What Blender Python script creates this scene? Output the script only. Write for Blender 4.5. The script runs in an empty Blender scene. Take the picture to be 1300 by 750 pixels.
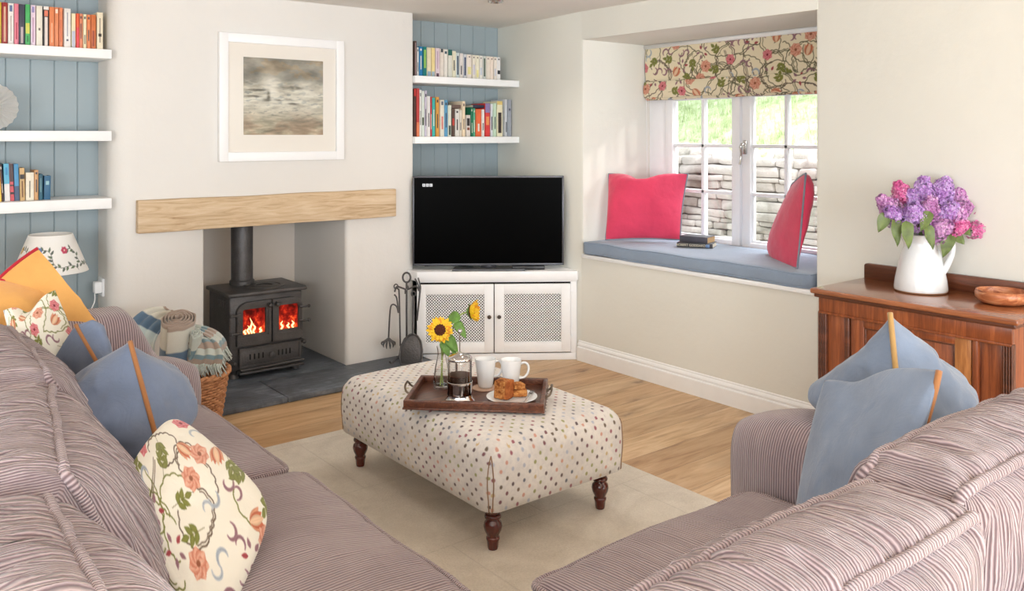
import bpy, bmesh, math, random
import numpy as np
from mathutils import Vector, Matrix, noise
PI = math.pi
scene = bpy.context.scene
COL = scene.collection
H = 1.45
FW = Vector((.6225, .7826, 0)); RT = Vector((.7826, -.6225, 0)); UP = Vector((0, 0, 1))

def P(px, py, d):
    """point seen at photograph pixel (px,py) at depth d metres along the lens axis"""
    t = (px - 650) / 1084
    v = (FW + RT * t) * d
    v.z = H - d * (py - 172) / 1084
    return v
def ratio(px):
    t = (px - 650) / 1084
    return (.6225 + .7826 * t) / (.7826 - .6225 * t)
def Xat(px, Y): return Y * ratio(px)
def Yat(px, X): return X / ratio(px)
def depth(x, y): return .6225 * x + .7826 * y
def Zat(py, x, y): return H - depth(x, y) * (py - 172) / 1084

def lin(c):
    out = []
    for v in c[:3]:
        v = v / 255.0
        out.append(v / 12.92 if v <= .04045 else ((v + .055) / 1.055) ** 2.4)
    return tuple(out) + (1.0,)

# ---------------------------------------------------------------- materials
class NT:
    def __init__(s, name):
        s.m = bpy.data.materials.new(name); s.m.use_nodes = True
        s.t = s.m.node_tree; s.t.nodes.clear()
        s.out = s.t.nodes.new('ShaderNodeOutputMaterial')
    def n(s, kind, **kw):
        nd = s.t.nodes.new('ShaderNode' + kind)
        for k, v in kw.items():
            if k in nd.inputs: nd.inputs[k].default_value = v
            else: setattr(nd, k, v)
        return nd
    def l(s, a, b): s.t.links.new(a, b)
    def math(s, op, a, b=None, c=None):
        nd = s.t.nodes.new('ShaderNodeMath'); nd.operation = op
        for i, v in enumerate((a, b, c)):
            if v is None: continue
            if isinstance(v, (int, float)): nd.inputs[i].default_value = v
            else: s.l(v, nd.inputs[i])
        return nd.outputs[0]
    def mix(s, f, a, b, mode='MIX'):
        nd = s.t.nodes.new('ShaderNodeMix'); nd.data_type = 'RGBA'; nd.blend_type = mode
        for i, v in ((0, f), (6, a), (7, b)):
            if isinstance(v, (int, float)): nd.inputs[i].default_value = v
            elif isinstance(v, tuple): nd.inputs[i].default_value = v
            else: s.l(v, nd.inputs[i])
        return nd.outputs[2]
    def ramp(s, f, stops):
        nd = s.t.nodes.new('ShaderNodeValToRGB'); e = nd.color_ramp.elements
        while len(e) < len(stops): e.new(.5)
        for i, (p, c) in enumerate(stops): e[i].position = p; e[i].color = c
        s.l(f, nd.inputs[0]); return nd.outputs[0]
    def coords(s, kind='Object'): return s.n('TexCoord').outputs[kind]
    def mapping(s, vec, scale=(1, 1, 1), rot=(0, 0, 0), loc=(0, 0, 0)):
        nd = s.n('Mapping'); nd.inputs['Scale'].default_value = scale
        nd.inputs['Rotation'].default_value = rot; nd.inputs['Location'].default_value = loc
        s.l(vec, nd.inputs[0]); return nd.outputs[0]
    def noise(s, vec, scale, detail=3, rough=.5, dist=0):
        nd = s.n('TexNoise', Scale=scale, Detail=detail, Roughness=rough, Distortion=dist)
        s.l(vec, nd.inputs['Vector']); return nd.outputs[0]
    def bump(s, h, strength=.3, dist=.01, normal=None):
        nd = s.n('Bump', Strength=strength, Distance=dist)
        s.l(h, nd.inputs['Height'])
        if normal is not None: s.l(normal, nd.inputs['Normal'])
        return nd.outputs[0]
    def finish(s, col, rough=.6, metallic=0, normal=None, sheen=0, spec=.5, **kw):
        b = s.n('BsdfPrincipled', Metallic=metallic)
        b.inputs['Specular IOR Level'].default_value = spec
        b.inputs['Sheen Weight'].default_value = sheen
        for nm, v in (('Base Color', col), ('Roughness', rough)):
            if isinstance(v, (int, float, tuple)): b.inputs[nm].default_value = v
            else: s.l(v, b.inputs[nm])
        if normal is not None: s.l(normal, b.inputs['Normal'])
        for k, v in kw.items():
            k = k.replace('_', ' ')
            if isinstance(v, (int, float, tuple)): b.inputs[k].default_value = v
            else: s.l(v, b.inputs[k])
        s.l(b.outputs[0], s.out.inputs[0]); return s.m

def simple(name, rgb, rough=.6, metallic=0, var=.06, vs=12, bump=0, bs=60, sheen=0, spec=.5, **kw):
    s = NT(name); c = s.coords(); n = s.noise(c, vs, 4)
    a = lin(rgb); lo = tuple(v * (1 - var) for v in a[:3]) + (1,); hi = tuple(min(1, v * (1 + var)) for v in a[:3]) + (1,)
    col = s.ramp(n, [(.3, lo), (.7, hi)])
    nm = s.bump(s.noise(c, bs, 4), bump, .01) if bump else None
    return s.finish(col, rough, metallic, nm, sheen, spec, **kw)

def cloth(name, rgb, thread=900, var=.08, sheen=.3, rough=.9, bump=.25, patchy=7):
    s = NT(name); c = s.coords()
    n = s.noise(c, patchy, 5, .6); w1 = s.noise(s.mapping(c, (1, 8, 1)), thread * .25, 2); w2 = s.noise(s.mapping(c, (8, 1, 1)), thread * .25, 2)
    w = s.math('ADD', w1, w2); a = lin(rgb)
    lo = tuple(v * (1 - var) for v in a[:3]) + (1,); hi = tuple(min(1, v * (1 + var)) for v in a[:3]) + (1,)
    col = s.ramp(n, [(.3, lo), (.7, hi)])
    col = s.mix(s.math('MULTIPLY', w, .12), col, tuple(v * .55 for v in a[:3]) + (1,))
    nm = s.bump(w, bump, .001)
    nm = s.bump(s.noise(c, 14, 3, .6, .6), .35, .012, nm)
    return s.finish(col, rough, 0, nm, sheen, .2)

def corduroy(name, axis, wrinkle):
    """ribs counted along one axis; axis 'X' or 'Y'"""
    s = NT(name); c = s.coords()
    sep = s.n('SeparateXYZ'); s.l(c, sep.inputs[0])
    if axis == 'A':
        at = s.n('Attribute'); at.attribute_name = 'rib'; k = at.outputs['Fac']
    else: k = sep.outputs['XYZ'.index(axis)]
    wob = s.noise(c, 4, 2, .5); wob2 = s.noise(c, 16, 2, .5)
    k = s.math('ADD', k, s.math('MULTIPLY', wob, .012 if axis != 'A' else .010))
    k = s.math('ADD', k, s.math('MULTIPLY', wob2, .002 + .0015 * wrinkle))
    rib = s.math('MULTIPLY_ADD', s.math('SINE', s.math('MULTIPLY', k, 2 * PI / (.0062 if wrinkle else .0082))), .5, .5)
    sc = (30, 3.5, 3.5) if axis in 'XA' and 'gathered_y' not in name else (3.5, 30, 3.5)
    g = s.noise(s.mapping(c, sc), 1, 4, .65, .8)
    big = s.noise(c, 4, 4, .6)
    col = s.mix(rib, lin((98, 80, 83)), lin((170, 151, 153)))
    pale = s.mix(rib, lin((112, 94, 97)), lin((190, 173, 173)))
    col = s.mix(s.ramp(big, [(.35, (0, 0, 0, 1)), (.7, (1, 1, 1, 1))]), col, pale)
    if wrinkle: col = s.mix(s.ramp(g, [(.3, (.5, .5, .5, 1)), (.55, (0, 0, 0, 1))]), col, lin((88, 70, 72)))  # fold shading painted in: hollows of the gathers coloured darker
    nm = s.bump(rib, .7, .003)
    nm = s.bump(g, .25 + .55 * wrinkle, .012, nm)
    return s.finish(col, .88, 0, nm, .35, .2)

def wood(name, dark, light, axis='X', scale=1.0, rough=.45, streak=22, bump=.12, coat=0):
    s = NT(name); c = s.coords()
    st = {'X': (1, streak, streak), 'Y': (streak, 1, streak), 'Z': (streak, streak, 1)}[axis]
    v = s.mapping(c, tuple(x * scale for x in st))
    g = s.noise(v, 2.2, 6, .62, .8); f = s.noise(s.mapping(c, tuple(x * scale * 5 for x in st)), 3, 3, .6)
    m = s.math('ADD', s.math('MULTIPLY', g, .8), s.math('MULTIPLY', f, .25))
    col = s.ramp(m, [(.32, lin(dark)), (.52, lin(tuple((a + b) / 2 for a, b in zip(dark, light)))), (.7, lin(light))])
    return s.finish(col, rough, 0, s.bump(m, bump, .004), 0, .5, Coat_Weight=coat, Coat_Roughness=.15)

def vcol(name, rough=.9, weave=True, sheen=.2, transl=0):
    s = NT(name); a = s.n('Attribute'); a.attribute_name = 'pattern'
    c = s.coords(); nm = None
    if weave:
        w = s.math('ADD', s.noise(s.mapping(c, (1, 7, 1)), 240, 2), s.noise(s.mapping(c, (7, 1, 1)), 240, 2))
        nm = s.bump(s.noise(c, 16, 3, .6, .5), .3, .01, s.bump(w, .25, .001))
    return s.finish(a.outputs['Color'], rough, 0, nm, sheen, .2)

def glassy(name, tint=(1, 1, 1, 1), refl=.06):
    s = NT(name); tr = s.n('BsdfTransparent'); tr.inputs[0].default_value = tint
    g = s.n('BsdfGlossy', Roughness=.03); lw = s.n('LayerWeight', Blend=.12)
    f = s.math('MULTIPLY_ADD', lw.outputs['Fresnel'], .8, refl * .5)
    mx = s.n('MixShader'); s.l(f, mx.inputs[0]); s.l(tr.outputs[0], mx.inputs[1]); s.l(g.outputs[0], mx.inputs[2])
    s.l(mx.outputs[0], s.out.inputs[0]); return s.m

# ---------------------------------------------------------------- mesh builder
class MB:
    def __init__(s): s.bm = bmesh.new(); s.cols = None
    def _merge(s, other):
        me = bpy.data.meshes.new('tmp'); other.to_mesh(me); other.free(); s.bm.from_mesh(me); bpy.data.meshes.remove(me); return s
    def box(s, x0, y0, z0, x1, y1, z1, bev=0, seg=2, M=None, mi=0):
        b = bmesh.new(); bmesh.ops.create_cube(b, size=1)
        for v in b.verts:
            v.co = Vector(((x0 + x1) / 2 + v.co.x * (x1 - x0), (y0 + y1) / 2 + v.co.y * (y1 - y0), (z0 + z1) / 2 + v.co.z * (z1 - z0)))
        if bev: bmesh.ops.bevel(b, geom=b.edges[:], offset=bev, segments=seg, affect='EDGES', profile=.5)
        if M is not None: b.transform(M)
        for f in b.faces: f.material_index = mi
        return s._merge(b)
    def prism(s, poly, z0, z1, M=None, bev=0, seg=2):
        b = bmesh.new(); lo = [b.verts.new((x, y, z0)) for x, y in poly]; hi = [b.verts.new((x, y, z1)) for x, y in poly]
        n = len(poly); b.faces.new(lo[::-1]); b.faces.new(hi)
        for i in range(n): b.faces.new((lo[i], lo[(i + 1) % n], hi[(i + 1) % n], hi[i]))
        bmesh.ops.recalc_face_normals(b, faces=b.faces[:])
        if bev:
            ed = [e for e in b.edges]; bmesh.ops.bevel(b, geom=ed, offset=bev, segments=seg, affect='EDGES', profile=.5)
        if M is not None: b.transform(M)
        return s._merge(b)
    def lathe(s, prof, seg=32, M=None, closed=False):
        b = bmesh.new(); rings = []
        for r, z in prof:
            if r < 1e-6: rings.append([b.verts.new((0, 0, z))])
            else: rings.append([b.verts.new((r * math.cos(2 * PI * i / seg), r * math.sin(2 * PI * i / seg), z)) for i in range(seg)])
        prs = list(zip(rings, rings[1:]))
        if closed: prs.append((rings[-1], rings[0]))
        for A, B in prs:
            for i in range(seg):
                j = (i + 1) % seg
                if len(A) == 1 and len(B) == 1: break
                if len(A) == 1: b.faces.new((A[0], B[i], B[j]))
                elif len(B) == 1: b.faces.new((A[i], A[j], B[0]))
                else: b.faces.new((A[i], A[j], B[j], B[i]))
        bmesh.ops.recalc_face_normals(b, faces=b.faces[:])
        if M is not None: b.transform(M)
        return s._merge(b)
    def tube(s, pts, r, seg=10, closed=False, cap=True, M=None):
        pts = [Vector(p) for p in pts]; n = len(pts)
        rs = r if isinstance(r, (list, tuple)) else [r] * n
        b = bmesh.new(); rings = []
        def tang(i):
            if closed: return (pts[(i + 1) % n] - pts[i - 1]).normalized()
            return (pts[min(i + 1, n - 1)] - pts[max(i - 1, 0)]).normalized()
        t = tang(0); a = Vector((0, 0, 1)) if abs(t.z) < .9 else Vector((1, 0, 0))
        u = t.cross(a).normalized()
        for i in range(n):
            t = tang(i); u = (u - t * u.dot(t))
            if u.length < 1e-6: u = t.orthogonal()
            u.normalize(); w = t.cross(u)
            rings.append([b.verts.new(pts[i] + (u * math.cos(2 * PI * k / seg) + w * math.sin(2 * PI * k / seg)) * rs[i]) for k in range(seg)])
        m = n if closed else n - 1
        for i in range(m):
            A, B = rings[i], rings[(i + 1) % n]
            for k in range(seg):
                j = (k + 1) % seg; b.faces.new((A[k], A[j], B[j], B[k]))
        if cap and not closed: b.faces.new(rings[0][::-1]); b.faces.new(rings[-1])
        bmesh.ops.recalc_face_normals(b, faces=b.faces[:])
        if M is not None: b.transform(M)
        return s._merge(b)
    def sphere(s, c, r, sub=2, sc=(1, 1, 1), M=None):
        b = bmesh.new(); bmesh.ops.create_icosphere(b, subdivisions=sub, radius=r)
        for v in b.verts: v.co = Vector((v.co.x * sc[0], v.co.y * sc[1], v.co.z * sc[2])) + Vector(c)
        if M is not None: b.transform(M)
        return s._merge(b)
    def grid(s, f, nu, nv, closed_u=False, flip=False):
        b = bmesh.new()
        V = [[b.verts.new(f(i / (nu if closed_u else nu - 1), j / (nv - 1))) for j in range(nv)] for i in range(nu)]
        for i in range(nu if closed_u else nu - 1):
            for j in range(nv - 1):
                q = (V[i][j], V[(i + 1) % nu][j], V[(i + 1) % nu][j + 1], V[i][j + 1])
                b.faces.new(q[::-1] if flip else q)
        return s._merge(b)
    def build(s, name, mat, parent=None, smooth=True, ang=38, loc=None, colors=None, fn=None):
        if ang and smooth:
            th = math.radians(ang)
            for e in s.bm.edges:
                if len(e.link_faces) == 2 and e.calc_face_angle(0) > th: e.smooth = False
        me = bpy.data.meshes.new(name); s.bm.to_mesh(me); s.bm.free()
        if smooth: me.polygons.foreach_set('use_smooth', [True] * len(me.polygons))
        if isinstance(mat, (list, tuple)):
            for m in mat: me.materials.append(m)
        else: me.materials.append(mat)
        if fn is not None:
            co = np.empty(len(me.vertices) * 3, np.float32); me.vertices.foreach_get('co', co); colors = fn(co.reshape(-1, 3))
        if colors is not None: set_colors(me, colors)
        if parent is not None and loc is None:
            for v in (): pass
        o = bpy.data.objects.new(name, me); COL.objects.link(o)
        if loc is not None: o.location = loc
        if parent is not None:
            o.parent = parent
            if loc is None: o.matrix_parent_inverse = wm(parent).inverted()
        return o

def wm(o):
    m = Matrix.LocRotScale(o.location, o.rotation_euler, o.scale)
    return (wm(o.parent) @ o.matrix_parent_inverse @ m) if o.parent else m

def set_colors(me, srgb):
    a = np.asarray(srgb, np.float64) / 255.0
    l = np.where(a <= .04045, a / 12.92, ((a + .055) / 1.055) ** 2.4)
    out = np.ones((len(me.vertices), 4), np.float32); out[:, :3] = l
    at = me.attributes.new('pattern', 'FLOAT_COLOR', 'POINT'); at.data.foreach_set('color', out.ravel())

def tag(o, label, cat, group=None):
    o['label'] = label; o['category'] = cat
    if group: o['group'] = group
    return o
def thing(name, label, cat, loc=(0, 0, 0), rz=0, group=None):
    o = bpy.data.objects.new(name, None); COL.objects.link(o); o.empty_display_size = .05
    o.location = loc; o.rotation_euler = (0, 0, rz); return tag(o, label, cat, group)
def struct(o): o['kind'] = 'structure'; return o
def T(x, y, z): return Matrix.Translation((x, y, z))
def R(a, ax='Z'): return Matrix.Rotation(a, 4, ax)
def frame_to(p0, p1):
    """matrix taking z axis from p0 toward p1"""
    p0 = Vector(p0); d = (Vector(p1) - p0).normalized()
    return Matrix.Translation(p0) @ d.to_track_quat('Z', 'Y').to_matrix().to_4x4()
def text_mesh(txt, size, name, mat, M, parent, ext=.0004, align='CENTER'):
    cu = bpy.data.curves.new(name, 'FONT'); cu.body = txt; cu.size = size; cu.extrude = ext
    cu.align_x = align; cu.align_y = 'CENTER'; cu.materials.append(mat)
    tmp = bpy.data.objects.new('tmp', cu); COL.objects.link(tmp); me = bpy.data.meshes.new_from_object(tmp); bpy.data.objects.remove(tmp)
    o = bpy.data.objects.new(name, me); COL.objects.link(o); o.parent = parent
    o.matrix_local = wm(parent).inverted() @ M; return o

# ---------------------------------------------------------------- pattern canvas (embroidered / printed cloth)
class Canvas:
    def __init__(s, w, h, ppm, base):
        s.w, s.h, s.ppm = w, h, ppm; s.W, s.Hh = int(w * ppm), int(h * ppm)
        s.a = np.empty((s.Hh, s.W, 3)); s.a[:] = base
    def _win(s, x0, y0, x1, y1):
        i0, i1 = max(0, int(x0 * s.ppm)), min(s.W, int(x1 * s.ppm) + 2); j0, j1 = max(0, int(y0 * s.ppm)), min(s.Hh, int(y1 * s.ppm) + 2)
        if i0 >= i1 or j0 >= j1: return None
        X, Y = np.meshgrid((np.arange(i0, i1) + .5) / s.ppm, (np.arange(j0, j1) + .5) / s.ppm); return (slice(j0, j1), slice(i0, i1)), X, Y
    def _put(s, sl, m, col, alpha=1):
        m = (np.clip(m, 0, 1) * alpha)[..., None]; s.a[sl] = s.a[sl] * (1 - m) + np.array(col, float) * m
    def stroke(s, pts, wd, col, alpha=1):
        n = len(pts) - 1
        for k in range(n):
            (ax, ay), (bx, by) = pts[k], pts[k + 1]; w = wd[k] if isinstance(wd, (list, tuple)) else wd
            r = w / 2 + 1.5 / s.ppm; q = s._win(min(ax, bx) - r, min(ay, by) - r, max(ax, bx) + r, max(ay, by) + r)
            if q is None: continue
            sl, X, Y = q; dx, dy = bx - ax, by - ay; L = dx * dx + dy * dy + 1e-12
            t = np.clip(((X - ax) * dx + (Y - ay) * dy) / L, 0, 1)
            d = np.hypot(X - ax - t * dx, Y - ay - t * dy); s._put(sl, (w / 2 - d) * s.ppm + .5, col, alpha)
    def leaf(s, x, y, L, wd, ang, col, col2=None, alpha=1):
        q = s._win(x - L * 1.1, y - L * 1.1, x + L * 1.1, y + L * 1.1)
        if q is None: return
        sl, X, Y = q; c, n = math.cos(ang), math.sin(ang); u = ((X - x) * c + (Y - y) * n) / L; v = (-(X - x) * n + (Y - y) * c)
        uu = np.clip(u, 0, 1); hw = wd / 2 * np.sin(np.pi * uu ** .8); m = (hw - np.abs(v)) * s.ppm + .5; m = np.where((u < 0) | (u > 1), 0, m)
        s._put(sl, m, col, alpha)
        if col2 is not None: s._put(sl, np.clip(m, 0, 1) * np.clip(np.abs(v) / (hw + 1e-6), 0, 1) ** 1.5, col2, alpha)
        s.stroke([(x + .1 * L * c, y + .1 * L * n), (x + .85 * L * c, y + .85 * L * n)], .0011, tuple(.7 * np.array(col)), .7)
    def flower(s, x, y, r, col, edge, core, n=6, a0=0):
        for ring, k in ((1, n), (.62, n)):
            for i in range(k):
                an = a0 + 2 * PI * (i + .5 * (ring < 1)) / k
                s.leaf(x, y, r * ring, r * 1.05 * ring, an, col, edge)
        s.stroke([(x, y), (x + 1e-4, y)], r * .4, core)
    def tulip(s, x, y, L, ang, cols):
        for da, c in ((-.45, cols[0]), (.45, cols[0]), (-.2, cols[1]), (.22, cols[1]), (0, cols[2])):
            s.leaf(x, y, L * (1 - .25 * abs(da)), L * .36, ang + da, c, tuple(.8 * np.array(c)))
    def curl(s, x, y, r, ang, col, sgn=1, wd=.4):
        pts, ws = [], []
        for i in range(15):
            t = i / 14; a = ang + sgn * t * 3.9; rr = r * (1 - .35 * t); pts.append((x + rr * math.cos(a), y + rr * math.sin(a))); ws.append(r * wd * math.sin(PI * min(1, t * .85 + .12)) + .001)
        s.stroke(pts, ws, col); s.stroke(pts[2:-2], .001, tuple(.72 * np.array(col)), .8)
    def sample(s, x, y):
        i = np.clip(x * s.ppm - .5, 0, s.W - 1.001); j = np.clip(y * s.ppm - .5, 0, s.Hh - 1.001)
        i0 = i.astype(int); j0 = j.astype(int); fi = (i - i0)[:, None]; fj = (j - j0)[:, None]
        i1 = np.minimum(i0 + 1, s.W - 1); j1 = np.minimum(j0 + 1, s.Hh - 1)
        return (s.a[j0, i0] * (1 - fi) + s.a[j0, i1] * fi) * (1 - fj) + (s.a[j1, i0] * (1 - fi) + s.a[j1, i1] * fi) * fj

def paint_floral(w, h, seed, ppm=700, sc=1.0, base=(228, 223, 208), vine=(112, 116, 52), vine2=(96, 80, 66), dense=1.0):
    r = random.Random(seed); cv = Canvas(w, h, ppm, base)
    OL, PL, GR, RD, OR, PK = (132, 134, 70), (146, 108, 116), (164, 172, 180), (186, 82, 84), (214, 130, 92), (218, 144, 150)
    # scalloped cloud outlines and twin stems
    for k in range(max(3, int(w * h / (.010 * sc * sc) * dense))):
        x, y = r.uniform(0, w), r.uniform(0, h); R0 = r.uniform(.035, .06) * sc; a0 = r.uniform(0, 6.28); n = 110; pts = []; sp_ = r.uniform(3.6, 5.4); el = r.uniform(.7, 1.4)
        for i in range(n):
            t = i / (n - 1); a = a0 + sp_ * t; rr = R0 * (1 + .25 * math.sin(2 * a + k) + .35 * t) + .0042 * sc * abs(math.sin(i * .30 + .6 * math.sin(i * .13)))
            pts.append((x + rr * el * math.cos(a), y + rr * math.sin(a)))
        cc = r.choice((vine, vine, vine2)); cv.stroke(pts, .0030 * sc, cc)
        if r.random() < .45: cv.stroke([(x + (p[0] - x) * .88, y + (p[1] - y) * .88) for p in pts[10:80]], .0022 * sc, cc)
    for k in range(max(1, int(w * h / (.07 * sc * sc) * dense))):
        x, y = r.uniform(0, w), r.uniform(0, h); a = r.uniform(.8, 1.5); pts = []
        for i in range(40): a += .02 * math.sin(i * .2); x += .004 * sc * math.cos(a); y += .004 * sc * math.sin(a); pts.append((x, y))
        for o_ in (0, .006): cv.stroke([(p[0] + o_ * sc, p[1]) for p in pts], .0022 * sc, vine2)
    pl = []; tries = 0; i = 0
    while tries < 4000:
        tries += 1; x, y = r.uniform(-.02, w + .02), r.uniform(-.02, h + .02); m = r.uniform(.044, .056) * sc
        if any(math.hypot(x - q[0], y - q[1]) < m for q in pl): continue
        pl.append((x, y)); t = i % 8; i += 1; a = r.uniform(0, 6.28)
        if t in (0, 4):
            for s2 in (-1, 1):
                for j in range(2): cv.leaf(x + j * .014 * sc * math.cos(a), y + j * .014 * sc * math.sin(a), .024 * sc, .012 * sc, a + s2 * .8, OL, (98, 104, 44))
            cv.leaf(x + .026 * sc * math.cos(a), y + .026 * sc * math.sin(a), .024 * sc, .012 * sc, a, OL, (98, 104, 44))
            cv.stroke([(x - .02 * sc * math.cos(a), y - .02 * sc * math.sin(a)), (x + .028 * sc * math.cos(a), y + .028 * sc * math.sin(a))], .0018, (104, 98, 60))
        elif t == 1: cv.tulip(x, y, .046 * sc, a, ((226, 158, 122), (206, 110, 76), (236, 196, 160)))
        elif t == 2:
            cv.curl(x, y, .016 * sc, a, PL); cv.curl(x + .026 * sc, y, .014 * sc, a + 2, PL, -1)
        elif t == 3: cv.flower(x, y, .026 * sc, (224, 176, 152), (188, 112, 88), (140, 84, 60), 7, a)
        elif t == 5: cv.curl(x, y, .017 * sc, a, GR); cv.curl(x, y + .026 * sc, .014 * sc, a + 1, (176, 184, 190), -1)
        elif t == 6: cv.flower(x, y, .022 * sc, PK, RD, (120, 40, 50), 6, a)
        else:
            for j in range(5):
                b = a + j * 1.3; cv.leaf(x + .012 * sc * math.cos(b), y + .012 * sc * math.sin(b), .018 * sc, .009 * sc, b, (160, 70, 76) if j % 2 else PL)
    return cv
# ================================================================ materials of the room
def plaster(name, rgb, bs=22, st=.25):
    s = NT(name); c = s.coords(); a = lin(rgb)
    n = s.noise(c, 1.6, 4); lo = tuple(v * .96 for v in a[:3]) + (1,)
    col = s.ramp(n, [(.3, lo), (.7, a)])
    h = s.math('ADD', s.noise(c, bs, 5, .6), s.math('MULTIPLY', s.noise(c, 3, 2), 3))
    return s.finish(col, .92, 0, s.bump(h, st, .006), 0, .2)
M_wall = plaster('cream_plaster', (232, 231, 222))
M_chim = plaster('chimney_plaster', (229, 226, 221), 16, .35)
M_rec = plaster('recess_plaster', (226, 215, 203), 10, .4)
M_ceil = plaster('ceiling_paint', (240, 237, 232), 30, .1)
M_white = simple('white_satin_paint', (246, 247, 247), .4, var=.02, spec=.45)
M_upvc = simple('white_window_frame', (246, 247, 250), .3, var=.01)
M_blue = simple('grey_blue_paint', (155, 168, 173), .6, var=.04, vs=3)
M_slate = None
s = NT('slate'); c = s.coords()
n1 = s.noise(c, 3, 6, .65, 1.2); n2 = s.noise(s.mapping(c, (2, 14, 6)), 4, 5, .7)
colr = s.ramp(s.math('ADD', s.math('MULTIPLY', n1, .6), s.math('MULTIPLY', n2, .4)), [(.3, lin((54, 59, 66))), (.52, lin((92, 99, 108))), (.7, lin((142, 150, 160)))])
M_slate = s.finish(colr, .45, 0, s.bump(s.math('ADD', n1, n2), .35, .012), 0, .5)

# oak floor: planks along X
s = NT('oak_planks'); c = s.coords()
br = s.n('TexBrick', Scale=1.0); br.offset = .37; br.offset_frequency = 1
for k, v in (('Mortar Size', .0012), ('Brick Width', 1.45), ('Row Height', .19), ('Bias', 0), ('Mortar Smooth', .2)): br.inputs[k].default_value = v
br.inputs['Color1'].default_value = (0, 0, 0, 1); br.inputs['Color2'].default_value = (1, 1, 1, 1); br.inputs['Mortar'].default_value = (.5, .5, .5, 1)
s.l(c, br.inputs['Vector'])
rv = s.n('SeparateColor'); s.l(br.outputs['Color'], rv.inputs[0])
off = s.n('CombineXYZ'); s.l(s.math('MULTIPLY', rv.outputs[0], 7.3), off.inputs[0]); s.l(s.math('MULTIPLY', rv.outputs[0], 31.0), off.inputs[2])
va = s.n('VectorMath', operation='ADD'); s.l(c, va.inputs[0]); s.l(off.outputs[0], va.inputs[1])
g1 = s.noise(s.mapping(va.outputs[0], (1.1, 9, 9)), 2.2, 6, .6, 1.0); g2 = s.noise(s.mapping(va.outputs[0], (4, 60, 60)), 2, 4, .6)
base = s.ramp(s.math('ADD', s.math('MULTIPLY', g1, .75), s.math('MULTIPLY', g2, .25)), [(.25, lin((146, 112, 80))), (.45, lin((202, 172, 134))), (.7, lin((230, 208, 176)))])
tint = s.ramp(rv.outputs[0], [(0, lin((212, 188, 160))), (.5, lin((255, 244, 228))), (1, lin((232, 206, 176)))])
col = s.mix(.8, base, tint, 'MULTIPLY')
vo = s.n('TexVoronoi', Scale=1.0); s.l(s.mapping(s.mix(.16, va.outputs[0], s.noise(va.outputs[0], 5, 3)), (2.2, 6.0, 1)), vo.inputs['Vector'])
kn = s.ramp(vo.outputs['Distance'], [(.03, (1, 1, 1, 1)), (.12, (.3, .3, .3, 1)), (.32, (0, 0, 0, 1))])
col = s.mix(s.math('MULTIPLY', kn, .8), col, lin((104, 68, 42)))
col = s.mix(s.math('MULTIPLY', br.outputs['Fac'], .75), col, lin((92, 62, 40)))
nm = s.bump(s.math('SUBTRACT', g2, s.math('MULTIPLY', br.outputs['Fac'], 3)), .2, .002)
M_floor = s.finish(col, .36, 0, nm, 0, .5)

M_dark = simple('dark_interior', (74, 58, 50), .8)
M_metal = simple('brushed_chrome', (205, 205, 205), .18, 1, var=.03)
M_iron = simple('black_iron', (86, 84, 84), .42, .5, var=.2, bump=.3, bs=90)
M_black = simple('black_plastic', (22, 22, 24), .35, var=.05)
M_grey_pl = simple('grey_plastic', (92, 93, 96), .35, .3, var=.04)

# ================================================================ shell
XW, YC, YA, ZC = 3.78, 4.78, 5.06, 2.25
XL, YB = -2.2, -3.4
def xwall(y): return XW if y < 4.02 else XW + (y - 4.02) * .105
b = MB(); b.box(XL - .2, YB - .2, -.12, 4.6, 5.8, 0); struct(b.build('floor', M_floor, ang=0, smooth=False))
b = MB(); b.box(XL - .2, YB - .2, ZC, 4.6, 5.8, ZC + .12); struct(b.build('ceiling', M_ceil, smooth=False))
# window wall with deep alcove opening
WY0, WY1, WZ0, WZ1, WX = 2.355, 4.02, .665, 2.068, 4.41
b = MB()
b.prism([(XW, YB - .2), (4.6, YB - .2), (4.6, WY0), (XW + .02, WY0), (XW + .006, WY0 - .004), (XW, WY0 - .02)], 0, ZC)
b.prism([(XW, WY1 + .02), (XW + .006, WY1 + .004), (XW + .02, WY1), (4.6, WY1), (4.6, 5.8), (xwall(5.8), 5.8), (xwall(4.6), 4.6)], 0, ZC)
b.box(XW, WY0 - .01, 0, 4.6, WY1 + .01, WZ0)
b.box(XW, WY0 - .01, WZ1, 4.6, WY1 + .01, ZC)
b.box(WX - .02, WY0 - .01, 1.74, 4.6, WY1 + .01, WZ1 + .01)
struct(b.build('wall_right', M_wall, ang=50))
# chimney breast
def rounded_corner(cx, cy, r, a0, a1, n=10): return [(cx + r * math.cos(a0 + (a1 - a0) * i / n), cy + r * math.sin(a0 + (a1 - a0) * i / n)) for i in range(n + 1)]
CL, CR, OL_, OR_ = 1.135, 2.978, 1.615, 2.49
lcorner = rounded_corner(CL + .11, YC + .11, .11, PI, 1.5 * PI)
rcorner = rounded_corner(CR - .015, YC + .015, .015, 1.5 * PI, 2 * PI, 4)
b = MB()
b.prism(lcorner + [(OL_ - .01, YC), (OL_, YC + .01), (OL_, 5.7), (CL, 5.7)], 0, .95)
b.prism([(OR_, YC + .03)] + rounded_corner(OR_ + .03, YC + .03, .03, PI, 1.5 * PI, 6)[1:] + rcorner + [(CR, 5.7), (OR_, 5.7)], 0, .95)
b.prism(lcorner + rcorner + [(CR, 5.7), (CL, 5.7)], .95, ZC)
struct(b.build('wall_chimney', M_chim, ang=50))
b = MB(); b.box(OL_ - .002, 5.54, 0, OR_ + .002, 5.6, .96)
struct(b.build('wall_recess', M_rec, smooth=False))
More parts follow.
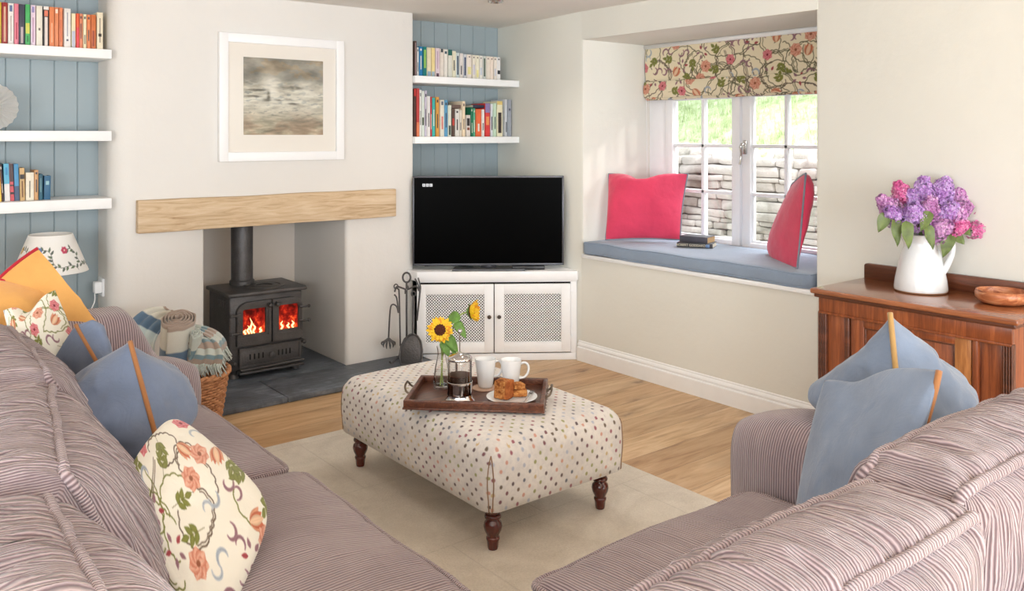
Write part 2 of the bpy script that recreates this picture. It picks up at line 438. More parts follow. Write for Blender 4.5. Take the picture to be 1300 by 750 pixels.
# panelled alcove walls
def tg(x0, x1, y, z0, z1, w=.11, ph=0):
    pts = [(x0, y + .02)]; x = x0 + ph
    pts = [(x0, y)]
    while x < x1 - .005:
        if x > x0 + .005: pts += [(x - .004, y), (x, y + .006), (x + .004, y)]
        x += w
    pts += [(x1, y), (x1, y + .04), (x0, y + .04)]
    return pts
b = MB(); b.prism(tg(-.25, CL + .02, YA, 0, 0, .112, .05), 0, ZC); struct(b.build('wall_alcove_lamp', M_blue, smooth=False))
b = MB(); b.prism(tg(CR - .02, 3.92, YA, 0, 0, .112, .03), 0, ZC); struct(b.build('wall_alcove_television', M_blue, smooth=False))
b = MB(); b.box(XL - .1, YC, 0, -.23, 5.6, ZC); struct(b.build('wall_back', M_wall, smooth=False))
# wall behind and left of the camera with made-up openings for the added fill lights
LW = (-1.8, 1.6, .85, 2.1)
b = MB()
b.box(XL - .12, YB - .1, 0, XL, LW[0], ZC); b.box(XL - .12, LW[1], 0, XL, 5.8, ZC); b.box(XL - .12, LW[0], 0, XL, LW[1], LW[2]); b.box(XL - .12, LW[0], LW[3], XL, LW[1], ZC)
struct(b.build('wall_left', M_wall, smooth=False))
BW = (-.8, 3.0, .0, 2.1)
b = MB()
b.box(XL, YB - .12, 0, BW[0], YB, ZC); b.box(BW[1], YB - .12, 0, 4.6, YB, ZC); b.box(BW[0], YB - .12, BW[3], BW[1], YB, ZC)
struct(b.build('wall_front', M_wall, smooth=False))
# skirting, moulded profile along the window wall
def skirt(poly_path, name):
    prof = [(0, 0), (.022, 0), (.022, .084), (.019, .088), (.013, .09), (.013, .094), (.017, .098), (.017, .104), (.012, .112), (.007, .116), (.007, .124), (.003, .128), (0, .128)]
    b = MB(); (x0, y0), (x1, y1) = poly_path; d = Vector((x1 - x0, y1 - y0, 0)); L = d.length; d.normalize(); nrm = Vector((-d.y, d.x, 0))
    M = Matrix(((d.x, nrm.x, 0, x0), (d.y, nrm.y, 0, y0), (0, 0, 1, 0), (0, 0, 0, 1)))
    q = bmesh.new(); A = [q.verts.new((0, u, v)) for u, v in prof]; B = [q.verts.new((L, u, v)) for u, v in prof]
    for i in range(len(prof)): j = (i + 1) % len(prof); q.faces.new((A[i], A[j], B[j], B[i]))
    q.faces.new(A); q.faces.new(B[::-1]); bmesh.ops.recalc_face_normals(q, faces=q.faces[:]); q.transform(M); b._merge(q)
    return struct(b.build(name, M_white, smooth=False))
skirt(((XW + .002, YB), (XW + .002, 4.055)), 'baseboard_right')
# window-seat board
b = MB(); b.box(XW - .016, WY0 + .004, WZ0, WX, WY1 - .004, .69, .004); struct(b.build('trim_1', M_white))

# ================================================================ window
def frame_rect(b, x0, x1, y0, y1, z0, z1, w, bev=.006):
    b.box(x0, y0, z0, x1, y0 + w, z1, bev); b.box(x0, y1 - w, z0, x1, y1, z1, bev)
    b.box(x0, y0 + w - .004, z0, x1, y1 - w + .004, z0 + w, bev); b.box(x0, y0 + w - .004, z1 - w, x1, y1 - w + .004, z1, bev)
win = bpy.data.objects.new('window_1', None); COL.objects.link(win); win.location = (WX, 3.2, .7); struct(win)
b = MB(); b.box(WX, 3.865, .69, WX + .07, WY1 + .0, 1.75, .004); b.box(WX, WY0, .69, WX + .07, 2.6, 1.75, .004)
b.box(WX, 2.59, .69, WX + .07, 3.88, .752, .006); b.box(WX, 2.59, 1.715, WX + .07, 3.88, 1.75, .004); b.box(WX + .005, 3.236, .74, WX + .07, 3.262, 1.72, .004)
struct(b.build('window_frame', M_upvc, win))
for (y0, y1, yb) in ((3.258, 3.862, 3.556), (2.636, 3.24, 2.94)):
    sash = MB(); X0, X1 = WX - .018, WX + .045
    frame_rect(sash, X0, X1, y0, y1, .735, 1.745, .062 if y0 > 3 else .058)
    frame_rect(sash, X0 + .02, X1 - .01, y0 + .045, y1 - .045, .785, 1.715, .02, .003)
    for zb in (1.088, 1.384): sash.box(X0 + .012, y0 + .05, zb - .011, X1 - .012, y1 - .05, zb + .011, .003)
    sash.box(X0 + .012, yb - .0115, .78, X1 - .012, yb + .0115, 1.71, .003)
    so = struct(sash.build('window_sash', M_upvc, win))
    g = MB(); g.box(WX + .012, y0 + .05, .79, WX + .016, y1 - .05, 1.7); struct(g.build('window_pane', glassy('window_glass'), win, smooth=False))
hd = MB(); hy = 3.215
hd.box(WX - .03, hy - .012, 1.335, WX - .014, hy + .012, 1.42, .004)
hd.tube([(WX - .03, hy, 1.395), (WX - .058, hy, 1.398), (WX - .062, hy + .004, 1.38), (WX - .05, hy + .008, 1.34), (WX - .05, hy + .012, 1.3), (WX - .058, hy + .013, 1.272)], [.007, .008, .009, .007, .007, .008])
struct(hd.build('window_handle', M_metal, win))

# ================================================================ outside
s = NT('dry_stone'); c = s.coords()
cr = s.n('TexNoise', Scale=1.4, Detail=5); s.l(c, cr.inputs['Vector'])
colr = s.ramp(cr.outputs[0], [(.3, lin((116, 96, 90))), (.43, lin((186, 178, 174))), (.56, lin((150, 146, 138))), (.66, lin((206, 202, 196))), (.75, lin((130, 142, 104)))])
M_stone = s.finish(colr, .95, 0, s.bump(s.noise(c, 24, 5, .7), .5, .03), 0, .2)
rs = random.Random(4)
b = MB()
z = .0; row = 0
b.box(6.55, -1, 0, 6.9, 9, 1.15)
while z < 1.2:
    hh = rs.uniform(.04, .10); y = -1 + rs.uniform(0, .2)
    while y < 9:
        L = rs.uniform(.12, .42); d = rs.uniform(0, .07)
        b.box(6.50 - d, y, z, 6.72, y + L, z + hh, hh * .3, 2)
        y += L
    z += hh
for i in range(60):
    y = -1 + i * .17; b.sphere((6.7 + rs.uniform(-.1, .1), y, 1.26 + rs.uniform(-.03, .06)), .5, 2, (.34, .05 + rs.random() * .05, .2), None)
b2 = b
for v in b2.bm.verts:
    nz = noise.noise_vector(v.co * 11) * .018 + noise.noise_vector(v.co * 3) * .015; v.co += nz
o = tag(b.build('garden_wall', M_stone), 'rough grey dry stone wall outside beyond the casement window', 'wall')
s = NT('meadow'); c = s.coords()
colr = s.ramp(s.noise(c, 6, 6, .7), [(.3, lin((136, 156, 100))), (.5, lin((190, 206, 156))), (.7, lin((226, 232, 204)))])
M_grass = s.finish(colr, .95, 0, s.bump(s.noise(c, 30, 5, .7), .6, .05), 0, .2)
b = MB()
b.grid(lambda u, v: Vector((6.9 + 7 * u, -6 + 22 * v, 1.12 + 3.4 * u ** .8 + .16 * noise.noise(Vector((u * 9, v * 22, 0)))) ), 40, 90, flip=True)
o = b.build('grass_bank', M_grass); struct(o); o.name = 'lawn'
b = MB(); b.box(4.62, -6, -.3, 6.95, 14, -.02); struct(b.build('path_outside', M_stone, smooth=False))
q = bmesh.new()
for i in range(26000):
    u, v = rs.random() ** 1.3 * .62, rs.random(); y = -2 + 12 * v; u += .03; vv = (y + 6) / 22
    x = 6.9 + 7 * u; zz = 1.1 + 3.4 * u ** .8 + .16 * noise.noise(Vector((u * 9, vv * 22, 0)))
    h_ = rs.uniform(.08, .2); a = rs.uniform(0, 6.28); w = .006; lx, ly = rs.uniform(-.05, .05), rs.uniform(-.05, .05)
    A = q.verts.new((x - w * math.cos(a), y - w * math.sin(a), zz)); B = q.verts.new((x + w * math.cos(a), y + w * math.sin(a), zz)); Cc = q.verts.new((x + lx, y + ly, zz + h_)); q.faces.new((A, B, Cc))
b = MB(); b._merge(q); g = b.build('grass', M_grass, smooth=False); g['kind'] = 'stuff'; tag(g, 'sunlit green grass growing up the bank behind the stone wall', 'grass')

# ================================================================ hearth, mantel beam, recess
hb = MB()
for (x0, x1, y0, y1) in ((1.17, 1.93, 4.38, 4.775), (1.935, 2.972, 4.38, 4.775), (OL_ + .002, OR_ - .002, 4.775, 5.538)):
    hb.box(x0, y0, 0.001, x1, y1, .03, .004)
tag(hb.build('hearth_slab', M_slate), 'dark grey slate hearth on the oak floor in front of the stove recess', 'hearth')
M_beam = None
s = NT('mantel_oak'); c = s.coords()
g1 = s.noise(s.mapping(c, (1.3, 12, 14)), 2.5, 6, .6, 1.4); g2 = s.noise(s.mapping(c, (9, 60, 110)), 1.2, 4, .7, .6)
col = s.ramp(g1, [(.28, lin((176, 144, 108))), (.5, lin((208, 182, 148))), (.75, lin((226, 206, 178)))])
col = s.mix(s.ramp(g2, [(.22, (1, 1, 1, 1)), (.36, (0, 0, 0, 1))]), col, lin((134, 92, 62)))
M_beam = s.finish(col, .6, 0, s.bump(s.math('ADD', g1, g2), .3, .006), 0, .3)
b = MB(); bz0, bz1 = .932, 1.108
def beamf(v):
    return v
b.box(1.255, 4.735, bz0, 2.822, YC, bz1, .006, 2)
bmesh.ops.subdivide_edges(b.bm, edges=[e for e in b.bm.edges if e.calc_length() > .5], cuts=40)
for v in b.bm.verts: v.co.z += .004 * noise.noise(Vector((v.co.x * 3, v.co.z * 4, 1))); v.co.y += .003 * noise.noise(Vector((v.co.x * 4, v.co.z * 9, 3))) if v.co.y < 4.75 else 0
tag(b.build('mantel_beam', M_beam, ang=30), 'pale oak beam set across the chimney breast above the stove', 'beam')

# ================================================================ shelves
def shelf(x0, x1, y0, z0, z1, label, grp, x1f=None):
    b = MB(); x1f = x1f or x1
    b.prism([(x0, y0), (x1f, y0), (x1, YA - .002), (x0, YA - .002)], z0, z1, bev=.002)
    return tag(b.build('alcove_shelf', M_white), label, 'shelf', grp)
gsh = 'white alcove shelves'
shelf(-.225, CL - .002, 4.762, 1.848, 1.8955, 'thick white shelf full of orange and pink paperbacks in lamp alcove', gsh)
shelf(-.225, CL - .002, 4.762, 1.422, 1.4735, 'thick white shelf carrying only the pleated white ornament', gsh)
shelf(-.225, CL - .002, 4.762, 1.072, 1.126, 'lowest white shelf in the alcove, just above the flowered lampshade', gsh)
shelf(CR + .002, xwall(YA) - .003, 4.762, 1.797, 1.843, 'upper white shelf above the television, holding pale paperbacks', gsh, xwall(4.762) - .003)
shelf(CR + .002, xwall(YA) - .003, 4.762, 1.397, 1.442, 'lower white shelf above the television, holding mixed bright books', gsh, xwall(4.762) - .003)

# ================================================================ ceiling spot
def downlight(x, y, label, power):
    t = thing('ceiling_spotlight', label, 'spotlight', (x, y, ZC), 0, 'chrome ceiling spotlights')
    b = MB(); b.lathe([(.032, 0), (.045, -.001), (.047, -.005), (.043, -.012), (.034, -.014), (.03, -.004)], 32, T(x, y, ZC), closed=True); b.build('trim_ring', M_metal, t)
    s = NT('lamp_glow'); e = s.n('Emission', Color=(1, .86, .68, 1), Strength=6.0); s.l(e.outputs[0], s.out.inputs[0])
    b = MB(); b.lathe([(0, -.004), (.031, -.004)], 24, T(x, y, ZC)); b.build('bulb', s.m, t)
    L = bpy.data.lights.new('spot_beam', 'SPOT'); L.energy = power; L.color = (1, .87, .72); L.spot_size = 2.2; L.spot_blend = .8; L.shadow_soft_size = .04
    lo = bpy.data.objects.new('spot_beam', L); COL.objects.link(lo); lo.location = (x, y, ZC - .03)
downlight(3.075, 4.02, 'round chrome ceiling spotlight over the television corner', 14)
# ================================================================ corner sofa
M_cx = corduroy('corduroy_ribs_x', 'X', 0); M_cy = corduroy('corduroy_ribs_y', 'Y', 0)
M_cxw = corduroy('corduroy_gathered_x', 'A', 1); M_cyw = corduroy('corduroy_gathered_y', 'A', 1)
M_sx = corduroy('corduroy_seat_x', 'A', 0); M_sy = corduroy('corduroy_seat_y', 'A', 0)

def cube_surface(F, dims, step, ribax=None):
    """welded surface of a box sampled every step metres; F maps (x,y,z) on [-1,1]^3 to space"""
    n = [max(4, int(2 * d / st)) for d, st in zip(dims, step)]
    b = bmesh.new(); V = {}; lay = b.verts.layers.float.new('rib') if ribax is not None else None
    def vert(i, j, k):
        key = (i, j, k)
        if key not in V:
            V[key] = b.verts.new(F(Vector((2 * i / n[0] - 1, 2 * j / n[1] - 1, 2 * k / n[2] - 1))))
            q_ = [(2 * key[a] / n[a] - 1) * dims[a] for a in range(3)]; o_ = [a for a in range(3) if a != ribax]
            if lay is not None: V[key][lay] = q_[ribax] + (math.copysign(min(dims[a] - abs(q_[a]) for a in o_), q_[ribax]) if key[ribax] in (0, n[ribax]) else 0)
        return V[key]
    for ax in range(3):
        u, v = [a for a in range(3) if a != ax]
        for side in (0, n[ax]):
            for i in range(n[u]):
                for j in range(n[v]):
                    q = []
                    for (di, dj) in ((0, 0), (1, 0), (1, 1), (0, 1)):
                        c = [0, 0, 0]; c[ax] = side; c[u] = i + di; c[v] = j + dj; q.append(vert(*c))
                    b.faces.new(q)
    bmesh.ops.recalc_face_normals(b, faces=b.faces[:])
    return b

def soft_box(dims, r, crown, post, wr=0, seed=0, longax=0):
    """returns F. dims half sizes; crown = bulge of faces (x,y,z); post maps local->world"""
    inner = [d - r for d in dims]
    def F(p, push=0.0):
        q = Vector((p[i] * dims[i] for i in range(3)))
        c = Vector((max(-inner[i], min(inner[i], q[i])) for i in range(3)))
        d = q - c
        if d.length < 1e-6: d = Vector(p)
        d.normalize(); o = c + d * (r + push)
        x, y, z = p
        o.x += crown[0] * math.copysign(1, x) * abs(d.x) * math.cos(y * PI / 2) ** .6 * math.cos(z * PI / 2) ** .6 if abs(y) < 1 and abs(z) < 1 else 0
        o.y += crown[1] * math.copysign(1, y) * abs(d.y) * math.cos(x * PI / 2) ** .6 * math.cos(z * PI / 2) ** .6 if abs(x) < 1 and abs(z) < 1 else 0
        o.z += crown[2] * math.copysign(1, z) * abs(d.z) * math.cos(x * PI / 2) ** .6 * math.cos(y * PI / 2) ** .6 if abs(x) < 1 and abs(y) < 1 else 0
        sp = Vector((seed * 3.7, seed * 1.3, seed))
        o += noise.noise_vector(o * 4.5 + sp) * .009
        if wr:
            s = Vector((6, 6, 6)); s[longax] = 34
            w = noise.noise(Vector((o.x * s.x, o.y * s.y, o.z * s.z)) + sp)
            s[longax] = 80
            w2 = noise.noise(Vector((o.x * s.x, o.y * s.y, o.z * s.z)) + sp * 2)
            edge = .35 + .65 * max(abs(x), abs(y), abs(z)) ** 6 if wr > 0 else 1
            crease = .35 - min(.7, abs(w * 2.2))
            o += d * (w * .008 + crease * .012 + w2 * .003) * abs(wr) * edge
        return post(o)
    return F

def piping(F, axis_const, val, axes, r=.0065, n=60, part=None, mat=None, parent=None, amp=.004, seed=1, rr=.92):
    """ribbed cord round one face of a soft box"""
    pts = []
    a, b_ = axes; c = [(-1, -1), (1, -1), (1, 1), (-1, 1), (-1, -1)]
    for k in range(4):
        for i in range(n):
            t = i / n; p = [0, 0, 0]; p[axis_const] = val
            p[a] = c[k][0] * (1 - t) + c[k + 1][0] * t; p[b_] = c[k][1] * (1 - t) + c[k + 1][1] * t
            pts.append(F(Vector(p), .002))
    # soften corners
    m = len(pts)
    for _ in range(3): pts = [(pts[i - 1] + pts[i] * 2 + pts[(i + 1) % m]) / 4 for i in range(m)]
    pts = [p + noise.noise_vector(p * 12 + Vector((seed, 0, 0))) * amp for p in pts]
    # resample finely for ribs
    fine = []
    for i in range(m):
        p, q = pts[i], pts[(i + 1) % m]; k = max(1, int((q - p).length / .0028))
        for j in range(k): fine.append(p.lerp(q, j / k))
    rad = [r * (1 + .04 * math.sin(i * 1.5)) for i in range(len(fine))]
    mb = MB(); mb.tube(fine, rad, 8, closed=True)
    if mat in (M_cx, M_cy): mat = M_sx
    o = mb.build('piping', mat, parent, ang=0)
    if mat is M_sx:
        at = o.data.attributes.new('rib', 'FLOAT', 'POINT'); at.data.foreach_set('value', [(i // 8) * .0040 for i in range(len(o.data.vertices))])
    return o

sofa = thing('corner_sofa', 'mauve corduroy corner sofa with loose back cushions and rolled arms', 'sofa', (.6, 1.0, 0))
def seat(x0, x1, y0, y1, M, seed, front, z0=.27, z1=.445):
    dims = ((x1 - x0) / 2, (y1 - y0) / 2, (z1 - z0) / 2); c = Vector(((x0 + x1) / 2, (y0 + y1) / 2, (z0 + z1) / 2))
    F = soft_box(dims, .045, (.012, .012, .042), lambda o: o + c, .25, seed, 1 if M is M_cy else 0)
    mb = MB(); mb._merge(cube_surface(F, dims, (.014, .014, .02), 1 if M is M_cy else 0))
    o = mb.build('seat_cushion', M_sy if M is M_cy else M_sx, sofa, ang=0); piping(F, 2, .93, (0, 1), .0088, 60, mat=M, parent=o, amp=.0025, seed=seed); piping(F, 2, -.93, (0, 1), .0088, 60, mat=M, parent=o, amp=.0025, seed=seed + 5)
# left run: ribs run along X => counted along Y ; right run: ribs run along Y => counted along X
seat(.50, 1.115, 1.495, 2.435, M_cy, 1, 'x')
seat(.50, 1.10, 2.45, 3.265, M_cy, 2, 'x')
seat(1.235, 2.07, .84, 1.505, M_cx, 3, 'y')
seat(.50, 1.225, .84, 1.475, M_cx, 4, 'y')

def back(center, L, th, hh, along, lean, M, seed, skew=0, bul=.085):
    """back cushion. along 'X' or 'Y' = sofa run; front faces +Y or +X. center of bottom; lean = top offset backwards"""
    dims = (L / 2, th / 2, hh / 2)
    c = Vector(center)
    def post(o):
        x, y, z = o; h = (z + hh / 2)
        y2 = y - lean * (h / hh)
        zz = z + hh / 2
        # slump: bottom thicker
        y2 += .04 * (1 - h / hh) * (1 if y > 0 else .2) + skew * x
        return c + (Vector((x, y2, zz)) if along == 'X' else Vector((y2, x, zz)))
    F = soft_box(dims, .05, (.02, bul, .03), post, 1.0, seed, 0)
    mb = MB(); mb._merge(cube_surface(F, dims, (.006, .011, .013), 0)); Mp = M_cx if along == 'X' else M_cy
    o = mb.build('back_cushion', M, sofa, ang=0)
    piping(F, 1, .9, (0, 2), .0105, 70, mat=Mp, parent=o, amp=.004, seed=seed)
    piping(F, 1, -.9, (0, 2), .0105, 70, mat=Mp, parent=o, amp=.004, seed=seed + 3)
    return o
# right run (front toward +Y): top front piping y~.78
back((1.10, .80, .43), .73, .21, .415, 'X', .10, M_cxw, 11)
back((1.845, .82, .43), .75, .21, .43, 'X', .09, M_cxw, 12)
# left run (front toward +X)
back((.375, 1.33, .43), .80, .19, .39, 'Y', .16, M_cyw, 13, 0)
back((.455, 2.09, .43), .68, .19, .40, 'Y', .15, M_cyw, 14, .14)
back((.49, 2.84, .43), .76, .19, .41, 'Y', .13, M_cyw, 15, 0)

# frame
b = MB(); b.box(.03, .42, .09, 1.09, 3.26, .275, .02); b.box(1.0, .42, .09, 2.1, 1.47, .275, .02); b.build('base', M_cy, sofa)
b = MB(); b.box(.03, .42, .27, .17, 3.26, .58, .04, 4); b.build('back_frame', M_cy, sofa)
b = MB(); b.box(.34, .42, .27, 2.3, .56, .60, .04, 4); b.build('back_frame', M_cx, sofa)
def arm(name_M, axis, x0, x1, y0, y1, ztop_fn, seed):
    """rolled arm: fat rounded section swept from back to nose. axis = direction back->nose"""
    mb = MB(); n = 70; m = 56
    def f(u, v):
        s = u; a = 2 * PI * v
        hw = ((y1 - y0) if axis == 'X' else (x1 - x0)) / 2
        zt = ztop_fn(s)
        # section: superellipse, overhanging roll at the top
        ca, sa = math.cos(a), math.sin(a)
        px = math.copysign(abs(ca) ** .55, ca) * hw; pz = math.copysign(abs(sa) ** .55, sa)
        z = .1 + (zt - .1) * (pz * .5 + .5)
        px *= 1 + .1 * max(0, pz)
        # round the nose
        e = max(0, (s - .78) / .22); k = math.sqrt(max(0, 1 - e * e)); e2 = max(0, (.06 - s) / .06); k *= math.sqrt(max(0, 1 - e2 * e2))
        px *= .5 + .5 * k if k > 0 else .5
        if k < .02 : px *= .02
        zc = (zt + .1) / 2; z = zc + (z - zc) * (.72 + .28 * k if k >= .02 else .02)
        if axis == 'X': p = Vector((x0 + (x1 - x0) * s, (y0 + y1) / 2 + px, z))
        else: p = Vector(((x0 + x1) / 2 + px, y0 + (y1 - y0) * s, z))
        return p + noise.noise_vector(p * 5 + Vector((seed, 0, 0))) * .006
    mb.grid(f, n, m + 1); bmesh.ops.remove_doubles(mb.bm, verts=mb.bm.verts[:], dist=.0008); bmesh.ops.recalc_face_normals(mb.bm, faces=mb.bm.faces[:])
    o = mb.build('arm', name_M, sofa, ang=0)
    return o
arm(M_cy, 'Y', 2.085, 2.375, .42, 1.63, lambda s: .625 + .02 * math.sin(s * 3), 1)
def left_arm(s):
    x = .05 + (1.13 - .05) * s
    if x < .84: return .80
    if x < 1.0: return .80 - .21 * (.5 - .5 * math.cos((x - .84) / .16 * PI))
    return .59
arm(M_cx, 'X', .05, 1.13, 3.28, 3.60, left_arm, 2)
for (x, y) in ((.12, .5), (2.3, .5), (2.3, 1.5), (1.04, 3.5), (.12, 3.5), (1.04, 1.42)):
    b = MB(); b.lathe([(0, .011), (.02, .011), (.028, .1), (0, .1)], 16, T(x, y, 0)); b.build('foot', wood('dark_foot', (50, 26, 18), (84, 44, 30)), sofa)

# ================================================================ pillows
def pillow(name, label, C, T1, T2, mat, N=64, canvas=None, pipe=None, pr=.006, pipe_seg=None, pinch=.07, dent=None, group=None, seed=0, wr=.006, edges=(0, 1, 2, 3), ex=.62, rnd=.0):
    """C = corners (a,b,c,d) around; u: a->b, v: a->d ; T1 bulge on side of normal (b-a)x(d-a)"""
    A, Bc, Cc, D = [Vector(c) for c in C]
    nrm = ((Bc - A).cross(D - A) + (Cc - Bc).cross(Cc - D)).normalized()
    def base(u, v):
        s, t = 2 * u - 1, 2 * v - 1
        s2 = s * (1 - pinch * (1 - t * t)) * (1 - rnd * t ** 6 * .5); t2 = t * (1 - pinch * (1 - s * s)) * (1 - rnd * s ** 6 * .5)
        u2, v2 = (s2 + 1) / 2, (t2 + 1) / 2
        p = (A * (1 - u2) + Bc * u2) * (1 - v2) + (D * (1 - u2) + Cc * u2) * v2
        if dent:
            for (du, dv, rad, vec) in dent:
                k = math.exp(-((u - du) ** 2 + (v - dv) ** 2) / (rad * rad)); p = p + Vector(vec) * k
        return p
    def surf(u, v, sgn, Tk):
        s, t = 2 * u - 1, 2 * v - 1
        q = max(0, (1 - s * s)) * max(0, (1 - t * t)); h = Tk * q ** ex
        p = base(u, v) + nrm * (h * sgn)
        if q > 1e-4:
            e = min(1, q * 3)
            p += nrm * (wr * e * (noise.noise(p * 9 + Vector((seed, 0, sgn))) * 2.2 + noise.noise(p * 26 + Vector((0, seed, 0))) * .8))
            # pulled creases near corners
            cr = abs(s * t) ** 2; p += nrm * (wr * .9 * cr * e * math.sin((s - t if s * t < 0 else s + t) * 0 + 16 * (abs(s) - abs(t))))
        return p
    mb = MB(); bm = mb.bm; grid = {}
    uv = []
    for side, Tk in ((1, T1), (-1, T2)):
        for i in range(N + 1):
            for j in range(N + 1):
                # denser near edges
                u = .5 - .5 * math.cos(PI * i / N) if False else i / N; v = j / N
                u = (u + .5 - .5 * math.cos(PI * u)) / 2; v = (v + .5 - .5 * math.cos(PI * v)) / 2
                edge = i in (0, N) or j in (0, N); key = (i, j, 0 if edge else side)
                if key in grid: continue
                grid[key] = bm.verts.new(surf(u, v, side, Tk)); uv.append((u, v))
        for i in range(N):
            for j in range(N):
                q = []
                for (a, b_) in ((i, j), (i + 1, j), (i + 1, j + 1), (i, j + 1)):
                    edge = a in (0, N) or b_ in (0, N); q.append(grid[(a, b_, 0 if edge else side)])
                bm.faces.new(q if side > 0 else q[::-1])
    cols = None
    if canvas is not None:
        a = np.array(uv); cols = canvas.sample(a[:, 0] * canvas.w, a[:, 1] * canvas.h)
    o = mb.build(name, mat, ang=0, colors=cols)
    tag(o, label, 'cushion', group)
    if pipe is not None:
        cs = [(0, 0), (1, 0), (1, 1), (0, 1), (0, 0)]
        for k0 in range(1):
            pts = []
            for e in edges:
                for i in range(40):
                    t = i / 40; u = cs[e][0] * (1 - t) + cs[e + 1][0] * t; v = cs[e][1] * (1 - t) + cs[e + 1][1] * t; pts.append(base(u, v))
            if len(edges) < 4: u, v = cs[edges[-1] + 1]; pts.append(base(u, v))
            m = MB(); m.tube(pts, pr, 8, closed=len(edges) == 4); m.build('piping', pipe, o, ang=0)
    return o

M_bluep = cloth('blue_linen', (112, 124, 146), var=.16)
M_bluer = cloth('light_blue_linen', (120, 133, 152), var=.16)
M_yel = cloth('mustard_linen', (218, 162, 92), var=.08)
M_pink = cloth('pink_linen', (224, 70, 102), var=.10)
M_opipe = cloth('tan_piping', (158, 106, 64)); M_ypipe = cloth('ochre_piping', (172, 136, 84)); M_gpipe = cloth('grey_piping', (134, 142, 156)); M_rpipe = cloth('red_piping', (176, 36, 50))
M_flor = vcol('embroidered_cream_linen')
seatz = .47
# near floral
fl1 = paint_floral(.46, .46, 12, 700, 1.5)
pillow('scatter_cushion', 'cream embroidered floral cushion nearest the camera on the sofa seat', [P(222, 522, 2.25), P(350, 640, 2.03), P(262, 836, 1.69), P(156, 606, 1.96)], .08, .15, M_flor, 200, fl1, seed=3, pinch=-.05, rnd=.22)
# blue pair, left run
a = P(165, 433, 2.45); b_ = P(212, 606, 2.28)
pillow('scatter_cushion', 'blue linen cushion with tan piping directly behind the large floral cushion', [a, Vector((.64, 2.93, .72)), Vector((.66, 2.78, .50)), b_], .17, .20, M_bluep, 60, None, M_opipe, .0075, wr=.011, seed=5, pinch=-.0, ex=.74, edges=(3,))
a = P(96, 412, 2.78); b_ = P(152, 510, 2.66)
pillow('scatter_cushion', 'blue linen cushion with tan piping, tucked between floral and nearer blue cushion', [a, Vector((.56, 3.14, .70)), Vector((.74, 3.16, .5)), b_], .15, .16, M_bluep, 60, None, M_opipe, .007, wr=.011, seed=6, pinch=0, ex=.75, edges=(3,))
# far floral, chopped top
fl2 = paint_floral(.44, .44, 31, 700, 1.5)
pillow('scatter_cushion', 'cream embroidered floral cushion with dented top against the mustard cushions', [P(4, 394, 2.72), P(70, 368, 2.92), P(112, 480, 2.90), P(38, 530, 2.68)], .06, .12, M_flor, 150, fl2, seed=9, pinch=.0, dent=[(.5, 0, .2, (0, 0, -.04))])
pillow('scatter_cushion', 'mustard cushion leaning to the frame edge behind the dented floral cushion', [P(-70, 345, 2.95), P(62, 364, 3.05), P(75, 470, 3.0), P(-60, 480, 2.9)], .07, .13, M_yel, 56, None, M_rpipe, .005, wr=.011, seed=10, pinch=.0)
pillow('scatter_cushion', 'tall mustard cushion with red piping, peak in front of the lampshade', [P(48, 315, 3.02), P(156, 460, 3.08), P(70, 520, 2.98), P(-22, 375, 3.0)], .06, .13, M_yel, 60, None, M_rpipe, .006, seed=11, pinch=-.04, edges=(3,), wr=.013)
# right run pair
pillow('scatter_cushion', 'pale blue cushion with ochre piping, leaning tall against the sofa arm', [P(1130, 397, 2.28), P(1166, 478, 2.60), P(1166, 540, 2.5), P(1150, 600, 2.10)], .25, .17, M_bluer, 60, None, M_ypipe, .0075, wr=.012, seed=14, pinch=-.0, ex=.8, edges=(3,))
pillow('scatter_cushion', 'blue cushion with ochre piping standing in front of the taller blue one', [P(1046, 480, 2.16), P(1194, 469, 1.86), P(1120, 690, 1.78), P(1006, 668, 2.06)], .10, .18, M_bluer, 64, None, M_opipe, .0075, seed=15, pinch=-.06, dent=[(.3, 0, .2, (0, 0, -.025)), (.45, .45, .16, (.02, .0, 0))], edges=(1,), ex=.66, wr=.013, rnd=.03)
# window seat
gp = None
pillow('scatter_cushion', 'bright pink cushion with dented top in the far corner of the window seat', [P(772, 220, 5.60), P(874, 220, 5.50), P(864, 305, 5.40), P(768, 305, 5.46)], .05, .16, M_pink, 64, None, M_gpipe, .0045, wr=.004, rnd=.03, seed=20, pinch=.055, dent=[(.5, 0, .19, (0, 0, -.05)), (.5, .12, .12, (0, 0, -.02))])
pillow('scatter_cushion', 'deep pink cushion on the window seat, seen side-on with grey piping', [P(1023, 220, 4.42), Vector((4.25, 2.80, 1.17)), Vector((4.22, 2.90, .80)), P(1012, 341, 4.38)], .21, .18, M_pink, 60, None, M_gpipe, .0055, seed=21, pinch=-.03, ex=.7)

# ================================================================ window-seat cushion
dims = (.309, .815, .039); cc = Vector((4.071, 3.187, .7305))
F = soft_box(dims, .016, (.003, .003, .006), lambda o: o + cc)
M_seat = cloth('grey_blue_linen', (142, 158, 178), var=.05)
mb = MB(); mb._merge(cube_surface(F, dims, (.03, .03, .008))); so_ = mb.build('seat_pad', M_seat, ang=0); tag(so_, 'long grey blue box cushion filling the window seat', 'seat cushion')
piping(F, 2, .93, (0, 1), .0035, 60, mat=M_seat, parent=so_, amp=0); piping(F, 2, -.93, (0, 1), .0035, 60, mat=M_seat, parent=so_, amp=0)

